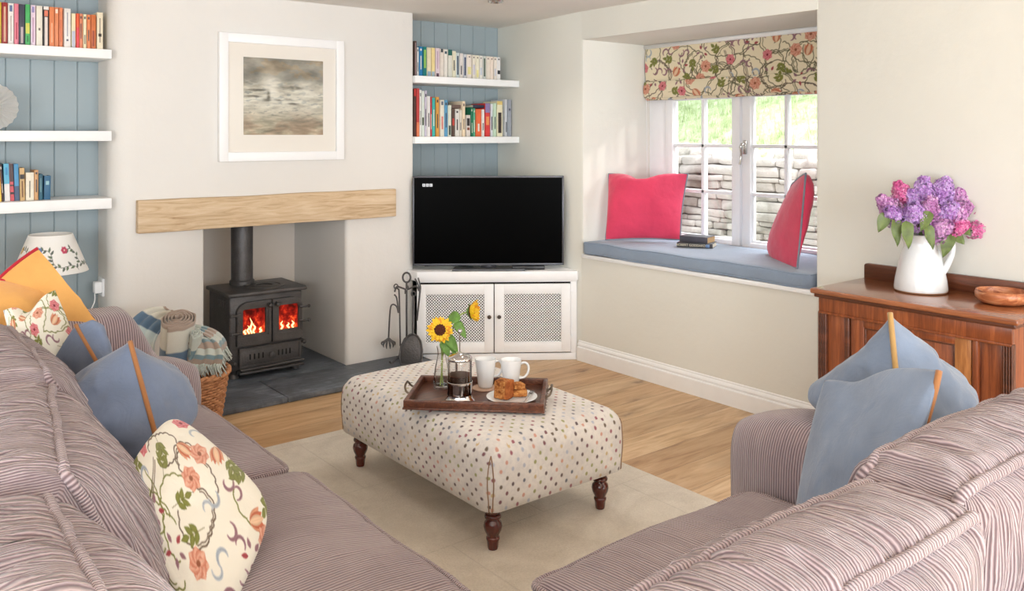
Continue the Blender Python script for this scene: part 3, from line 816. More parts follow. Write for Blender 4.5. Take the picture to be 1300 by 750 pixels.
# ================================================================ roman blind
bl = thing('roman_blind', 'cream floral roman blind pulled half up over the casement window', 'blind', (4.37, 3.2, 2.06))
cv = paint_floral(1.66, .62, 5, 420, 1.7, (228, 216, 186), (100, 96, 72), (92, 78, 68), 2.0)
def blind_panel(z0, z1, x, yc0, yc1, v0, v1, sag, name='blind_fabric', par=None):
    nu, nv = 520, int((z1 - z0) / .0028)
    mb = MB()
    mb.grid(lambda u, v: Vector((x - .012 * math.sin(v * PI) - sag * v * 0, yc0 + (yc1 - yc0) * u, z1 - (z1 - z0) * v + .003 * noise.noise(Vector((u * 9, v, z0))))), nu, nv)
    # back layer for thickness
    def colfn(co):
        u = (co[:, 1] - yc0) / (yc1 - yc0); v = (z1 - co[:, 2]) / (z1 - z0)
        return cv.sample((1 - u) * 1.66, (v0 + (v1 - v0) * np.clip(v, 0, 1)) * .62)
    o = mb.build(name, M_blindm, bl, ang=0, fn=colfn)
    md = o.modifiers.new('thick', 'SOLIDIFY'); md.thickness = .004; return o
M_blindm = vcol('printed_blind_linen', weave=True)
blind_panel(1.80, 2.066, 4.365, 2.375, 4.01, 0, .45, 0)
blind_panel(1.705, 1.815, 4.352, 2.37, 4.014, .5, .69, 0, 'lower_fold')
blind_panel(1.688, 1.715, 4.372, 2.372, 4.012, .75, .8, 0, 'lower_fold')
b = MB(); b.box(4.345, 2.372, 2.04, 4.372, 4.012, 2.066); b.build('headrail', M_white, bl)
b = MB(); b.tube([(4.36, 4.004, 1.7), (4.37, 4.006, 1.3), (4.372, 4.006, .9)], .0015, 6); b.build('cord', M_white, bl)

# ================================================================ rug
s = NT('wool_rug'); c = s.coords()
n1 = s.noise(c, 5, 5, .7, .6); n2 = s.noise(c, 160, 3)
br = s.n('TexBrick', Scale=1); br.offset = .5
for k, v in (('Mortar Size', .005), ('Brick Width', .85), ('Row Height', .62), ('Mortar Smooth', 1)): br.inputs[k].default_value = v
s.l(c, br.inputs['Vector'])
col = s.ramp(s.math('ADD', s.math('MULTIPLY', n1, .65), s.math('MULTIPLY', n2, .35)), [(.3, lin((186, 174, 156))), (.7, lin((222, 212, 195)))])
col = s.mix(s.math('MULTIPLY', br.outputs['Fac'], .3), col, lin((168, 156, 138)))
h = s.math('SUBTRACT', s.math('ADD', n2, n1), s.math('MULTIPLY', br.outputs['Fac'], .6))
M_rug = s.finish(col, .97, 0, s.bump(h, .5, .006), .3, .1)
b = MB(); b.box(.72, 1.1, .0005, 2.725, 3.795, .011, .004); tag(b.build('rug', M_rug), 'pale beige wool rug under the spotted footstool', 'rug')

# ================================================================ ottoman
ot = thing('ottoman', 'oblong footstool in cream cloth with coloured spots on turned legs', 'footstool', (2.06, 2.84, 0))
s = NT('spotted_cloth'); uvn = s.n('UVMap').outputs[0]
def lattice(offx, offy):
    sx, sy = .050, .052
    m = s.mapping(uvn, (1 / sx, 1 / sy, 1), (0, 0, 0), (offx, offy, 0))
    vo = s.n('TexVoronoi', Scale=1.0, Randomness=0.0); s.l(m, vo.inputs['Vector'])
    # ellipse distance in metres
    d = s.n('VectorMath', operation='SUBTRACT'); s.l(m, d.inputs[0]); s.l(vo.outputs['Position'], d.inputs[1])
    e = s.n('VectorMath', operation='MULTIPLY'); s.l(d.outputs[0], e.inputs[0]); e.inputs[1].default_value = (sx, sy * .85, 0)
    L = s.n('VectorMath', operation='LENGTH'); s.l(e.outputs[0], L.inputs[0])
    wn = s.n('TexWhiteNoise'); wn.noise_dimensions = '2D'; s.l(vo.outputs['Position'], wn.inputs['Vector'])
    return L.outputs['Value'], wn.outputs['Value']
pal = [(0, (84, 60, 62)), (.16, (150, 76, 92)), (.28, (92, 96, 108)), (.4, (150, 152, 90)), (.5, (204, 178, 130)), (.6, (176, 182, 196)), (.7, (112, 58, 72)), (.8, (206, 150, 130)), (.9, (96, 78, 60))]
nz = s.noise(s.coords(), 70, 4)
col = s.ramp(s.noise(s.coords(), 8, 4), [(.3, lin((214, 208, 202))), (.7, lin((234, 229, 222)))])
col = s.mix(s.math('MULTIPLY', s.ramp(nz, [(.45, (0, 0, 0, 1)), (.6, (1, 1, 1, 1))]), .12), col, lin((150, 146, 160)))
wv = s.noise(s.mapping(s.coords(), (260, 260, 30)), 1, 2)
for (ox, oy) in ((0, 0), (.5, .5)):
    d, r_ = lattice(ox, oy)
    rp = s.n('ValToRGB'.replace('ValToRGB', 'ValToRGB')); cr = rp.color_ramp; cr.interpolation = 'CONSTANT'
    while len(cr.elements) < len(pal): cr.elements.new(.5)
    for i, (p_, c_) in enumerate(pal): cr.elements[i].position = p_; cr.elements[i].color = lin(c_)
    s.l(r_, rp.inputs[0])
    mask = s.ramp(s.math('ADD', d, s.math('MULTIPLY', s.math('SUBTRACT', nz, .5), .003)), [(0, (1, 1, 1, 1)), (.0062, (1, 1, 1, 1)), (.0075, (0, 0, 0, 1))])
    col = s.mix(s.math('MULTIPLY', mask, .9), col, rp.outputs[0])
M_spot = s.finish(col, .95, 0, s.bump(wv, .3, .001), .2, .1)
OX0, OX1, OY0, OY1, OZ0, OZ1 = 1.735, 2.385, 2.30, 3.39, .155, .398
dims = ((OX1 - OX0) / 2, (OY1 - OY0) / 2, (OZ1 - OZ0) / 2); cc = Vector(((OX0 + OX1) / 2, (OY0 + OY1) / 2, (OZ0 + OZ1) / 2))
def opost(o):
    p = o + cc; return p
def OF(p, push=0):
    r = .055
    q = Vector((p[i] * dims[i] for i in range(3))); c = Vector((max(-(dims[i] - r), min(dims[i] - r, q[i])) for i in range(3)))
    d = (q - c).normalized(); o = c + d * (r + push)
    if p.z < 0: # squarer lower edge
        rl = .02; c2 = Vector((c.x, c.y, max(-(dims[2] - rl), min(dims[2] - rl, q.z))))
        hx = Vector((d.x, d.y, 0)); 
        o.z = o.z if abs(d.z) < .01 else -dims[2] + (1 - abs(d.z)) * .02
    o.z += .020 * max(0, d.z) * (math.cos(p.x * PI / 2) * math.cos(p.y * PI / 2)) ** .5 if max(abs(p.x), abs(p.y)) < 1 else 0
    o.x += .012 * d.x * math.cos(p.z * PI / 2) ; o.y += .012 * d.y * math.cos(p.z * PI / 2)
    return opost(o)
mb = MB(); mb._merge(cube_surface(OF, dims, (.018, .018, .018)))
uvl = mb.bm.loops.layers.uv.new('UVMap')
for f in mb.bm.faces:
    n = f.normal; ct = f.calc_center_median()
    for lp in f.loops:
        c = lp.vert.co
        if abs(n.z) > max(abs(n.x), abs(n.y)) * .9: uvv = (c.x, c.y)
        elif abs(n.x) > abs(n.y): uvv = ((OX0 - (OZ1 - c.z) if n.x < 0 else OX1 + (OZ1 - c.z)), c.y)
        else: uvv = (c.x, (OY0 - (OZ1 - c.z) if n.y < 0 else OY1 + (OZ1 - c.z)))
        lp[uvl].uv = uvv
mb.build('upholstery', M_spot, ot, ang=0)
M_seam = simple('seam_braid', (150, 120, 96), .9)  # brown cord lines along the corner seams
for (sx, sy) in ((-1, -1), (1, -1), (-1, 1), (1, 1)):
    m = MB()
    for dd in (-.011, .011):
        pts = []
        for i in range(17):
            t = i / 16; z = -.95 + 1.72 * t; k = math.sin(PI * t)
            p = OF(Vector((sx, sy, z)), .001); tn = Vector((-sy * sx, 1, 0)).normalized() if sx * sy > 0 else Vector((1, 1, 0)).normalized()
            pts.append(p + tn * dd * k)
        m.tube(pts, .0022, 6)
    m.build('corner_seam', M_seam, ot)
M_leg = wood('mahogany_leg', (58, 18, 12), (112, 44, 30), 'Z', 1, .18, 8, .03, .5)
for (x, y) in ((1.80, 2.37), (2.32, 2.37), (1.80, 3.325), (2.32, 3.325)):
    m = MB()
    m.lathe([(0, .012), (.017, .012), (.019, .02), (.021, .04), (.024, .047), (.024, .053), (.0205, .056), (.022, .062), (.030, .078), (.033, .092), (.030, .106), (.023, .113), (.022, .117), (.028, .12), (.030, .126), (.028, .132), (.024, .135), (.026, .14), (.031, .15), (.032, .17), (0, .17)], 28, T(x, y, 0))
    m.build('leg', M_leg, ot, ang=60)
# ================================================================ corner television cabinet
M_cab = simple('cabinet_paint', (246, 247, 248), .42, var=.015, spec=.4)
tvc = thing('television_cabinet', 'white corner cabinet with lattice doors under the television', 'cabinet', (3.4, 4.5, 0))
CA, CB = Vector((2.935, 4.668, 0)), Vector((3.772, 4.064, 0))
ce = (CB - CA).normalized(); cn = Vector((-ce.y, ce.x, 0)); CWd = (CB - CA).length
MC = Matrix(((ce.x, cn.x, 0, CA.x), (ce.y, cn.y, 0, CA.y), (0, 0, 1, 0), (0, 0, 0, 1)))     # local: x along front, y inward
def body_poly(push, lift=0):
    a = CA - cn * push; c = CB - cn * push
    return [(a.x, a.y), (c.x, c.y), (xwall(c.y) - .004 if c.y > 4.02 else XW - .004, c.y + .01), (xwall(4.76) - .004, 4.70), (xwall(4.98) - .004, 5.05), (2.984, 5.05), (2.984, 4.772), (a.x, 4.772)]
b = MB(); b.prism(body_poly(.022), .516, .577, bev=.004); b.build('worktop', M_cab, tvc)
def cl(px, y=0):
    """distance along cabinet front for photo pixel column"""
    t = (px - 650) / 1084; dr = FW + RT * t
    # solve CA + ce*s (+cn*y) = k*dr
    o = CA + cn * y; det = ce.x * (-dr.y) - ce.y * (-dr.x)
    return ((-o.x) * (-dr.y) - (-o.y) * (-dr.x)) / det
b = MB()
b.box(0, .0, .0, CWd, .02, .045, .002, M=MC)                       # plinth
b.box(0, .0, .505, CWd, .022, .518, .001, M=MC)
sL, sR = cl(529), cl(724)
b.box(0, .0, .04, max(.012, sL - .002), .022, .51, .002, M=MC); b.box(sR + .002, .0, .04, CWd - .002, .022, .51, .002, M=MC)
b.box(0, .0, 0, .012, .085, .518, .001, M=MC); b.build('face_frame', M_cab, tvc)
b = MB(); b.box(.01, .03, .05, CWd - .02, .04, .5, M=MC); b.build('shade_backing', simple('painted_cabinet_shade', (26, 18, 17), .9), tvc)  # near-black sheet stands in for the shade behind the lattice
zb_, zt_ = .055, .495
for (p0, p1, q0, q1, knob) in ((529.5, 626.6, 541, 614.5, 621), (627.8, 724, 640, 712, 633.5)):
    s0, s1, u0, u1 = cl(p0), cl(p1), cl(q0), cl(q1); g0, g1 = .122, .43
    d = MB()
    d.box(s0, -.018, zb_, u0, .002, zt_, .003, M=MC); d.box(u1, -.018, zb_, s1, .002, zt_, .003, M=MC)
    d.box(u0 - .004, -.018, zb_, u1 + .004, .002, g0, .003, M=MC); d.box(u0 - .004, -.018, g1, u1 + .004, .002, zt_, .003, M=MC)
    do = d.build('door', M_cab, tvc)
    # diagonal lattice
    g = MB(); W_, H_ = u1 - u0, g1 - g0; stp = .0185; hw = .0023
    for sg in (1, -1):
        k = -int((W_ + H_) / stp) - 1
        while k * stp < W_ + H_:
            c = k * stp + .0001
            # line x - sg*z = c within rect
            pts = []
            x_at0 = c; x_atH = c + sg * H_
            lo, hi = (0, x_at0), (H_, x_atH)
            def clip(p, q):
                (z0, x0), (z1, x1) = p, q; dz, dx = z1 - z0, x1 - x0; t0, t1 = 0, 1
                if abs(dx) > 1e-9:
                    a1, a2 = (0 - x0) / dx, (W_ - x0) / dx; t0, t1 = max(t0, min(a1, a2)), min(t1, max(a1, a2))
                return (t0, t1)
            t0, t1 = clip(lo, hi)
            if t1 > t0 + .01:
                za, xa = t0 * H_, x_at0 + t0 * (x_atH - x_at0); zc, xc = t1 * H_, x_at0 + t1 * (x_atH - x_at0)
                L = math.hypot(zc - za, xc - xa); an = math.atan2(zc - za, xc - xa)
                g.box(0, -.0015 * (1 if sg > 0 else .2), -hw, L, .0012, hw, M=MC @ T(u0 + xa, -.006, g0 + za) @ R(-an, 'Y'))
            k += 1
    g.build('lattice', M_cab, do, smooth=False)
    k = MB(); kx = cl(knob); k.lathe([(0, 0), (.005, 0), (.005, .012), (.012, .016), (.013, .021), (.009, .026), (0, .027)], 20, MC @ T(kx, -.018, .288) @ R(PI / 2, 'X'))
    k.build('knob', simple('bronze_knob', (92, 82, 74), .35, .8), do)
for z in (.14, .42):
    b = MB(); b.box(sR - .002, -.021, z - .022, sR + .009, .0, z + .022, .002, M=MC); b.build('hinge', M_metal if False else M_cab, tvc)

# ================================================================ television
tv = thing('television', 'flat black television with thin grey frame on the white corner cabinet', 'television', (3.34, 4.45, .577))
tc = Vector((3.346, 4.452, 0)); te = Vector((.804, -.5946, 0)); tn = Vector((-te.y, te.x, 0))
MT = Matrix(((te.x, tn.x, 0, tc.x), (te.y, tn.y, 0, tc.y), (0, 0, 1, 0), (0, 0, 0, 1)))
hwid = .492; tz0, tz1 = .604, 1.187
M_bez = simple('dark_grey_bezel', (84, 85, 90), .35, .5)
b = MB(); b.box(-hwid, -.004, tz0, hwid, .02, tz1, .003, M=MT); b.box(-hwid + .09, .018, tz0 + .04, hwid - .08, .055, tz1 - .16, .01, M=MT); b.build('housing', M_black, tv)
b = MB()
b.box(-hwid, -.009, tz1 - .012, hwid, .003, tz1, .002, M=MT); b.box(-hwid, -.009, tz0, hwid, .003, tz0 + .014, .002, M=MT)
b.box(-hwid, -.009, tz0, -hwid + .009, .003, tz1, .002, M=MT); b.box(hwid - .012, -.009, tz0, hwid, .003, tz1, .002, M=MT); b.build('bezel', M_bez, tv)
s = NT('screen_off'); M_scr = s.finish(lin((2, 2, 2)), .3, 0, None, 0, .03)
b = MB(); b.box(-hwid + .008, -.0055, tz0 + .012, hwid - .011, 0, tz1 - .011, M=MT); scr = b.build('screen', M_scr, tv, smooth=False)
s = NT('screen_text_white'); e = s.n('Emission', Color=(1, 1, 1, 1), Strength=.9); s.l(e.outputs[0], s.out.inputs[0]); M_stx = s.m
for i, ch in enumerate('BBC'):
    x = -hwid + .072 + i * .023
    b = MB(); b.box(x - .0092, -.0068, 1.118, x + .0092, -.0056, 1.137, M=MT); sq = b.build('channel_logo', M_stx, scr, smooth=False)
    text_mesh(ch, .016, 'logo_letter', M_black, MT @ T(x, -.0071, 1.1275) @ R(PI / 2, 'X'), tv, .0002)
b = MB(); b.prism([(-.05, 0), (.05, 0), (.035, .05), (-.035, .05)], .578, .62, M=MT); b.build('neck', M_bez, tv)
b = MB(); b.prism([(-.235, -.075), (.235, -.075), (.22, .06), (.1, .075), (-.1, .075), (-.22, .06)], .578, .59, M=MT, bev=.003); b.build('stand_base', M_grey_pl, tv)
b = MB(); b.box(.155, -.035, .578, .365, .075, .602, .003, M=MT); sb = b.build('set_top_box', M_black)
tag(sb, 'small black set-top box lying under the television edge', 'set-top box')
b = MB(); b.tube([MT @ Vector((x, .05 + .02 * math.sin(x * 9), .583 + .016 * max(0, math.cos(x * 6 + 1.6)))) for x in [-.42 + .04 * i for i in range(9)]], .003, 6); cb = b.build('power_cable', M_black)
tag(cb, 'thin black cable trailing on the cabinet top behind television stand', 'cable')

# ================================================================ wood burning stove
st = thing('wood_stove', 'black cast iron wood burning stove with lit fire behind twin glass doors', 'stove', (2.02, 5.05, .03))
SX0, SX1, SY0, SY1 = 1.80, 2.25, 4.895, 5.24
b = MB(); b.box(SX0, SY0, .075, SX1, SY1, .515, .012, 3)
for i in range(4): b.box(SX0 - .004, 4.96 + .035 * i, .44, SX0 + .004, 4.978 + .035 * i, .475, .003)
b.build('body', M_iron, st)
b = MB(); b.prism([(SX0 - .02, SY0 - .03), (SX0 + .0, SY0 - .045), (SX1, SY0 - .045), (SX1 + .02, SY0 - .03), (SX1 + .02, SY1), (SX0 - .02, SY1)], .512, .535, bev=.007, seg=3)
tp = b.build('top_plate', M_iron, st)
b = MB(); b.lathe([(.045, .536), (.05, .541), (.085, .541), (.09, .538), (.095, .536), (.098, .541), (.12, .541), (.124, .535)], 40, T(2.06, 5.02, 0)); b.build('hotplate', M_iron, st)
Xf = lambda px: Xat(px, SY0); Zf = lambda py, px: Zat(py, Xf(px), SY0)
def arch_poly(x0, x1, z0, z1, r, side):
    p = []
    if side < 0:
        p = [(x0, z0), (x1, z0), (x1, z1)] + [(x0 + r - r * math.sin(a), z1 - r * .8 + r * .8 * math.cos(a)) for a in [PI / 2 * i / 8 for i in range(9)]]
    else:
        p = [(x0, z0), (x1, z0)] + [(x1 - r + r * math.cos(a), z1 - r * .8 + r * .8 * math.sin(a)) for a in [PI / 2 * i / 8 for i in range(9)]] + [(x0, z1)]
    return p
def frame_prism(mb, outer, inner, y0, y1):
    q = bmesh.new(); n = len(outer)
    def ring(pts, y): return [q.verts.new((x, y, z)) for x, z in pts]
    of, ob, jf, jb = ring(outer, y0), ring(outer, y1), ring(inner, y0), ring(inner, y1)
    for i in range(n):
        j = (i + 1) % n
        q.faces.new((of[i], of[j], jf[j], jf[i])); q.faces.new((ob[i], ob[j], jb[j], jb[i])); q.faces.new((of[i], of[j], ob[j], ob[i])); q.faces.new((jf[i], jf[j], jb[j], jb[i]))
    bmesh.ops.recalc_face_normals(q, faces=q.faces[:]); bmesh.ops.bevel(q, geom=[e for e in q.edges if e.calc_face_angle(0) > 1 and abs(e.verts[0].co.y - e.verts[1].co.y) < 1e-5], offset=.003, segments=2, affect='EDGES'); mb._merge(q)
s = NT('fire_glow'); c = s.coords(); sep = s.n('SeparateXYZ'); s.l(c, sep.inputs[0])
n1 = s.noise(s.mapping(c, (1, 1, .8)), 34, 5, .65); hgt = s.math('MULTIPLY', s.math('SUBTRACT', sep.outputs[2], .285), 5.5)
fv = s.math('SUBTRACT', n1, s.math('MULTIPLY', hgt, .34))
col = s.ramp(fv, [(.18, (.07, .006, .004, 1)), (.38, (.32, .014, .008, 1)), (.50, (.80, .05, .015, 1)), (.6, (1, .28, .06, 1)), (.7, (1, .75, .35, 1))])
e = s.n('Emission', Strength=1.25); s.l(col, e.inputs[0]); s.l(e.outputs[0], s.out.inputs[0]); M_fire = s.m
s = NT('flame'); e = s.n('Emission', Color=(1, .62, .25, 1), Strength=3.2); s.l(e.outputs[0], s.out.inputs[0]); M_flame = s.m
for (p0, p1, w0, w1, sd) in ((299, 342.5, 307, 335.5, -1), (344, 382, 352.5, 377, 1)):
    x0, x1 = Xf(p0), Xf(p1); z0, z1 = .222, .475; xa, xb = Xf(w0), Xf(w1); za, zb = .285, .432
    d = MB(); frame_prism(d, arch_poly(x0, x1, z0, z1, .075, sd), arch_poly(xa - .014, xb + .014, za - .014, zb + .014, .05, sd), SY0 - .028, SY0 + .002)
    frame_prism(d, arch_poly(xa - .017, xb + .017, za - .017, zb + .017, .05, sd), arch_poly(xa, xb, za, zb, .012, sd), SY0 - .022, SY0 - .002)
    do = d.build('door', M_iron, st, ang=40)
    f = MB(); f.box(xa - .004, SY0 - .006, za - .004, xb + .004, SY0 - .002, zb + .004); f.build('fire_window', M_fire, do, smooth=False)
    ex = x0 if sd < 0 else x1
    for zz in ((.405, .30) if sd < 0 else (.41, .325)):
        hgm = MB(); hgm.tube([(ex + sd * -.02, SY0 - .03, zz), (ex + sd * .035, SY0 - .034, zz)], [.008, .006], 10); hgm.sphere((ex + sd * .038, SY0 - .034, zz), .011, 2); hgm.build('hinge', M_iron, do)
    k = MB(); kx = (x1 - .018) if sd < 0 else (x0 + .022); k.tube([(kx, SY0 - .028, .452), (kx, SY0 - .052, .448)], [.009, .011], 12); k.sphere((kx, SY0 - .058, .447), .014, 2, (1, .8, 1)); k.build('door_knob', M_iron, do)
# flames licking up behind the near pane
fm = MB(); rf = random.Random(2)
for (fx, hh) in ((Xf(318), .095), (Xf(314.5), .05), (Xf(322), .06), (Xf(357), .05), (Xf(365), .035), (Xf(371), .045), (Xf(310), .03), (Xf(330), .03)):
    pts = [(fx + .006 * math.sin(i * 1.3 + fx * 50), SY0 - .0085, .286 + hh * i / 7) for i in range(8)]
    fm.tube(pts, [max(.0004, .0055 * math.sin(PI * (.25 + .75 * i / 7.01))) for i in range(8)], 6)
fm.build('flame', M_flame, st)
# ash door
b = MB(); b.prism([(Xf(302), -.205), (Xf(380), -.205), (Xf(380), -.092), (Xf(302), -.092)], 0, .02, M=Matrix(((1, 0, 0, 0), (0, 0, -1, SY0), (0, -1, 0, 0), (0, 0, 0, 1))), bev=.005)
frame_prism(b, [(Xf(302), .09), (Xf(380), .09), (Xf(380), .207), (Xf(302), .207)], [(Xf(302) + .014, .104), (Xf(380) - .014, .104), (Xf(380) - .014, .193), (Xf(302) + .014, .193)], SY0 - .027, SY0 - .018)
ash = b.build('ash_door', M_iron, st, ang=40)
b = MB()
for i in range(4):
    for c0 in (Xf(316) + .026 * i, Xf(352) + .024 * i): b.box(c0 - .004, SY0 - .0215, .135, c0 + .004, SY0 - .0195, .168, .002)
b.build('air_slot', simple('slot_black', (8, 8, 8), .9), ash)
b = MB(); b.lathe([(0, 0), (.009, 0), (.008, .012), (.016, .02), (.016, .03), (.006, .035), (0, .035)], 20, T((Xf(302) + Xf(380)) / 2, SY0 - .02, .152) @ R(PI / 2, 'X')); b.build('air_knob', M_iron, ash)
b = MB(); b.box(Xf(300), SY0 - .06, .062, Xf(381), SY0 + .0, .076, .004); b.tube([(Xf(301), SY0 - .055, .088), (Xf(381), SY0 - .055, .094)], .007); b.build('ash_lip', M_iron, st)
for (x, z) in ((SX0 + .012, .13), (SX1 - .006, .20)):
    b = MB(); b.tube([(x, SY0 - .005, z), (x, SY0 - .045, z)], [.014, .011], 12); b.sphere((x, SY0 - .045, z), .014, 2); b.build('latch', M_iron, st)
for (x, y) in ((SX0 + .035, SY0 + .03), (SX1 - .035, SY0 + .03), (SX0 + .035, SY1 - .03), (SX1 - .035, SY1 - .03)):
    b = MB(); b.lathe([(0, .0305), (.028, .0305), (.026, .04), (.018, .055), (.024, .08), (0, .08)], 14, T(x, y, 0)); b.build('leg', M_iron, st)
b = MB(); b.lathe([(.0, .536), (.074, .536), (.074, .56), (.068, .565), (.065, .57), (.065, 1.2), (0, 1.2)], 36, T(1.972, 5.15, 0)); b.build('flue_pipe', M_iron, st)

# ================================================================ framed picture
pic = thing('framed_picture', 'square white framed seascape painting with cream mount on chimney breast', 'picture', (2.075, YC, 1.303))
px0, px1, pz0, pz1, py_ = 1.69, 2.462, 1.303, 2.03, YC - .03
b = MB()
for (a0, c0, a1, c1) in ((px0, pz0, px0 + .052, pz1), (px1 - .052, pz0, px1, pz1), (px0 + .05, pz0, px1 - .05, pz0 + .052), (px0 + .05, pz1 - .052, px1 - .05, pz1)): b.box(a0, py_, c0, a1, YC - .001, c1, .003)
b.build('frame', simple('white_frame', (246, 246, 246), .45, var=.01), pic)
b = MB(); b.box(px0 + .045, py_ + .014, pz0 + .045, px1 - .045, py_ + .02, pz1 - .045); b.build('mount', simple('cream_mount', (246, 239, 228), .9, var=.01), pic, smooth=False)
def sea(co):
    x = (co[:, 0] - 1.832) / .493; y = (co[:, 2] - 1.454) / .445
    def fb(sx, sy, sd, oc=5):
        out = np.zeros(len(x))
        for i in range(len(x)):
            p = Vector((x[i] * sx, y[i] * sy, sd)); out[i] = noise.fractal(p, .9, 2.1, oc)
        return out
    n1 = fb(4, 7, 1.3); n2 = fb(5, 18, 4.2); n3 = fb(10, 30, 9.1); n4 = fb(3, 5, 2.7)
    sky = np.array([150, 146, 134])[None] + n1[:, None] * np.array([44, 40, 36]); sky += (n4[:, None] > .15) * np.array([10, 0, -10])
    mid = np.array([206, 200, 182])[None] + n2[:, None] * np.array([40, 42, 42])
    dk = np.clip((n3 - .22) * 4, 0, 1)[:, None]; mid = mid * (1 - dk * .55) + np.array([104, 112, 112]) * dk * .55
    low = np.array([172, 162, 138])[None] + n2[:, None] * np.array([60, 52, 46]); br = np.clip(n4 * 2.5, 0, 1)[:, None]; low = low * (1 - .35 * br) + np.array([146, 106, 84]) * .35 * br
    a = 1 / (1 + np.exp(-(y - .68 - .05 * n1) * 34)); bq = 1 / (1 + np.exp((y - .24 - .05 * n2) * 22))
    col = mid * (1 - a[:, None]) + sky * a[:, None]; col = col * (1 - bq[:, None]) + low * bq[:, None]
    for (cx, cy, rx, ry, k) in ((.35, .62, .10, .13, .95), (.78, .56, .2, .14, .6), (.5, .42, .5, .07, .4), (.2, .45, .2, .08, .35)):
        g = np.exp(-(((x - cx) / rx) ** 2 + ((y - cy) / ry) ** 2)) * k * (1 + .5 * n2); g = np.clip(g, 0, 1)[:, None]; col = col * (1 - g) + np.array([240, 236, 222]) * g
    for (cx, cy, rx, ry) in ((.27, .46, .05, .022), (.3, .5, .02, .06), (.42, .455, .04, .012), (.55, .47, .04, .015), (.6, .41, .07, .014), (.14, .58, .12, .016), (.62, .62, .16, .02), (.12, .5, .1, .012)):
        g = np.clip(np.exp(-(((x - cx) / rx) ** 2 + ((y - cy) / ry) ** 2)) * (.9 + .8 * n3), 0, .8)[:, None]; col = col * (1 - g) + np.array([96, 92, 80]) * g
    return np.clip(col, 0, 255)
b = MB(); b.grid(lambda u, v: Vector((1.832 + .493 * u, py_ + .0125, 1.454 + .445 * v)), 190, 170); 
b.build('painting', vcol('painting_ink', .8, False, 0), pic, ang=0, fn=sea)
b = MB(); b.box(px0 + .05, py_ + .007, pz0 + .05, px1 - .05, py_ + .009, pz1 - .05); b.build('glazing', glassy('picture_glass', refl=.04), pic, smooth=False)

# ================================================================ sideboard
M_oakA = wood('red_oak', (96, 44, 20), (166, 92, 48), 'Z', 1.2, .35, 14, .1, .3)
M_oakL = wood('golden_oak', (128, 72, 32), (196, 134, 76), 'Z', 1.6, .35, 10, .1, .3)
M_oakY = wood('red_oak_top', (112, 60, 34), (172, 108, 70), 'Y', 1.2, .24, 14, .06, .6)
M_oakD = wood('dark_oak', (64, 32, 16), (112, 60, 34), 'Y', 1.2, .4, 14, .1, .2)
sd = thing('sideboard', 'carved red oak sideboard against the wall right of the window seat', 'sideboard', (3.55, 1.67, 0))
Y0s, Y1s = 1.262, 2.093; TX0 = 3.312
b = MB(); b.box(TX0, Y0s, .768, XW - .004, Y1s, .79, .007, 3); b.build('top', M_oakY, sd)
b = MB(); b.box(TX0 + .012, Y0s + .012, .752, XW - .006, Y1s - .012, .77, .006, 3); b.build('top_moulding', M_oakD, sd)
b = MB(); b.prism([(Y0s + .01, .789), (Y1s - .006, .789), (Y1s - .006, .845)] + [(Y1s - .016 + .01 * math.cos(a), .845 + .012 * math.sin(a)) for a in (0.3, .8, 1.2, 1.57)] + [(Y0s + .01, .857)], XW - .03, XW - .006, M=Matrix(((0, 0, 1, 0), (1, 0, 0, 0), (0, 1, 0, 0), (0, 0, 0, 1))), bev=.002); b.build('splashback', M_oakD, sd)
BX = 3.34
b = MB(); b.box(BX + .012, Y0s + .03, .05, XW - .008, Y1s - .03, .755, .002); b.build('carcass', M_oakA, sd)
Ys = lambda zx: Yat(1000 + zx * .2933, BX)
b = MB(); b.box(BX - .004, Y0s + .028, .69, BX + .02, Y1s - .028, .753, .003); b.box(BX - .009, Y0s + .03, .684, BX + .01, Y1s - .03, .694, .003); b.build('frieze', M_oakA, sd)
b = MB(); b.box(BX - .01, Y0s + .02, .02, BX + .02, Y1s - .02, .1, .004); b.build('plinth', M_oakD, sd)
for (a0, a1) in ((127, 168), (930, 986)):
    ya, yb = max(Y0s + .025, Ys(a1)), min(Y1s - .025, Ys(a0)); b = MB(); n = 4; w = (yb - ya)
    b.box(BX - .002, ya, .1, BX + .02, yb, .692, .002)
    for i in range(n): yy = ya + w * (i + .5) / n; b.tube([(BX - .003, yy, .11), (BX - .003, yy, .69)], w / n * .38, 10)
    b.build('fluted_pilaster', M_oakD, sd)
def sp_panel(nm, a0, a1, z0, z1, x, mat, bev=.003):
    b = MB(); b.box(x, Ys(a1), z0, BX + .02, Ys(a0), z1, bev); return b.build(nm, mat, sd)
sp_panel('side_panel', 172, 243, .12, .682, BX + .008, M_oakA); sp_panel('side_panel', 832, 926, .12, .682, BX + .008, M_oakA)
sp_panel('stile', 246, 268, .1, .688, BX - .004, M_oakD, .006); sp_panel('stile', 797, 826, .1, .688, BX - .004, M_oakA, .006)
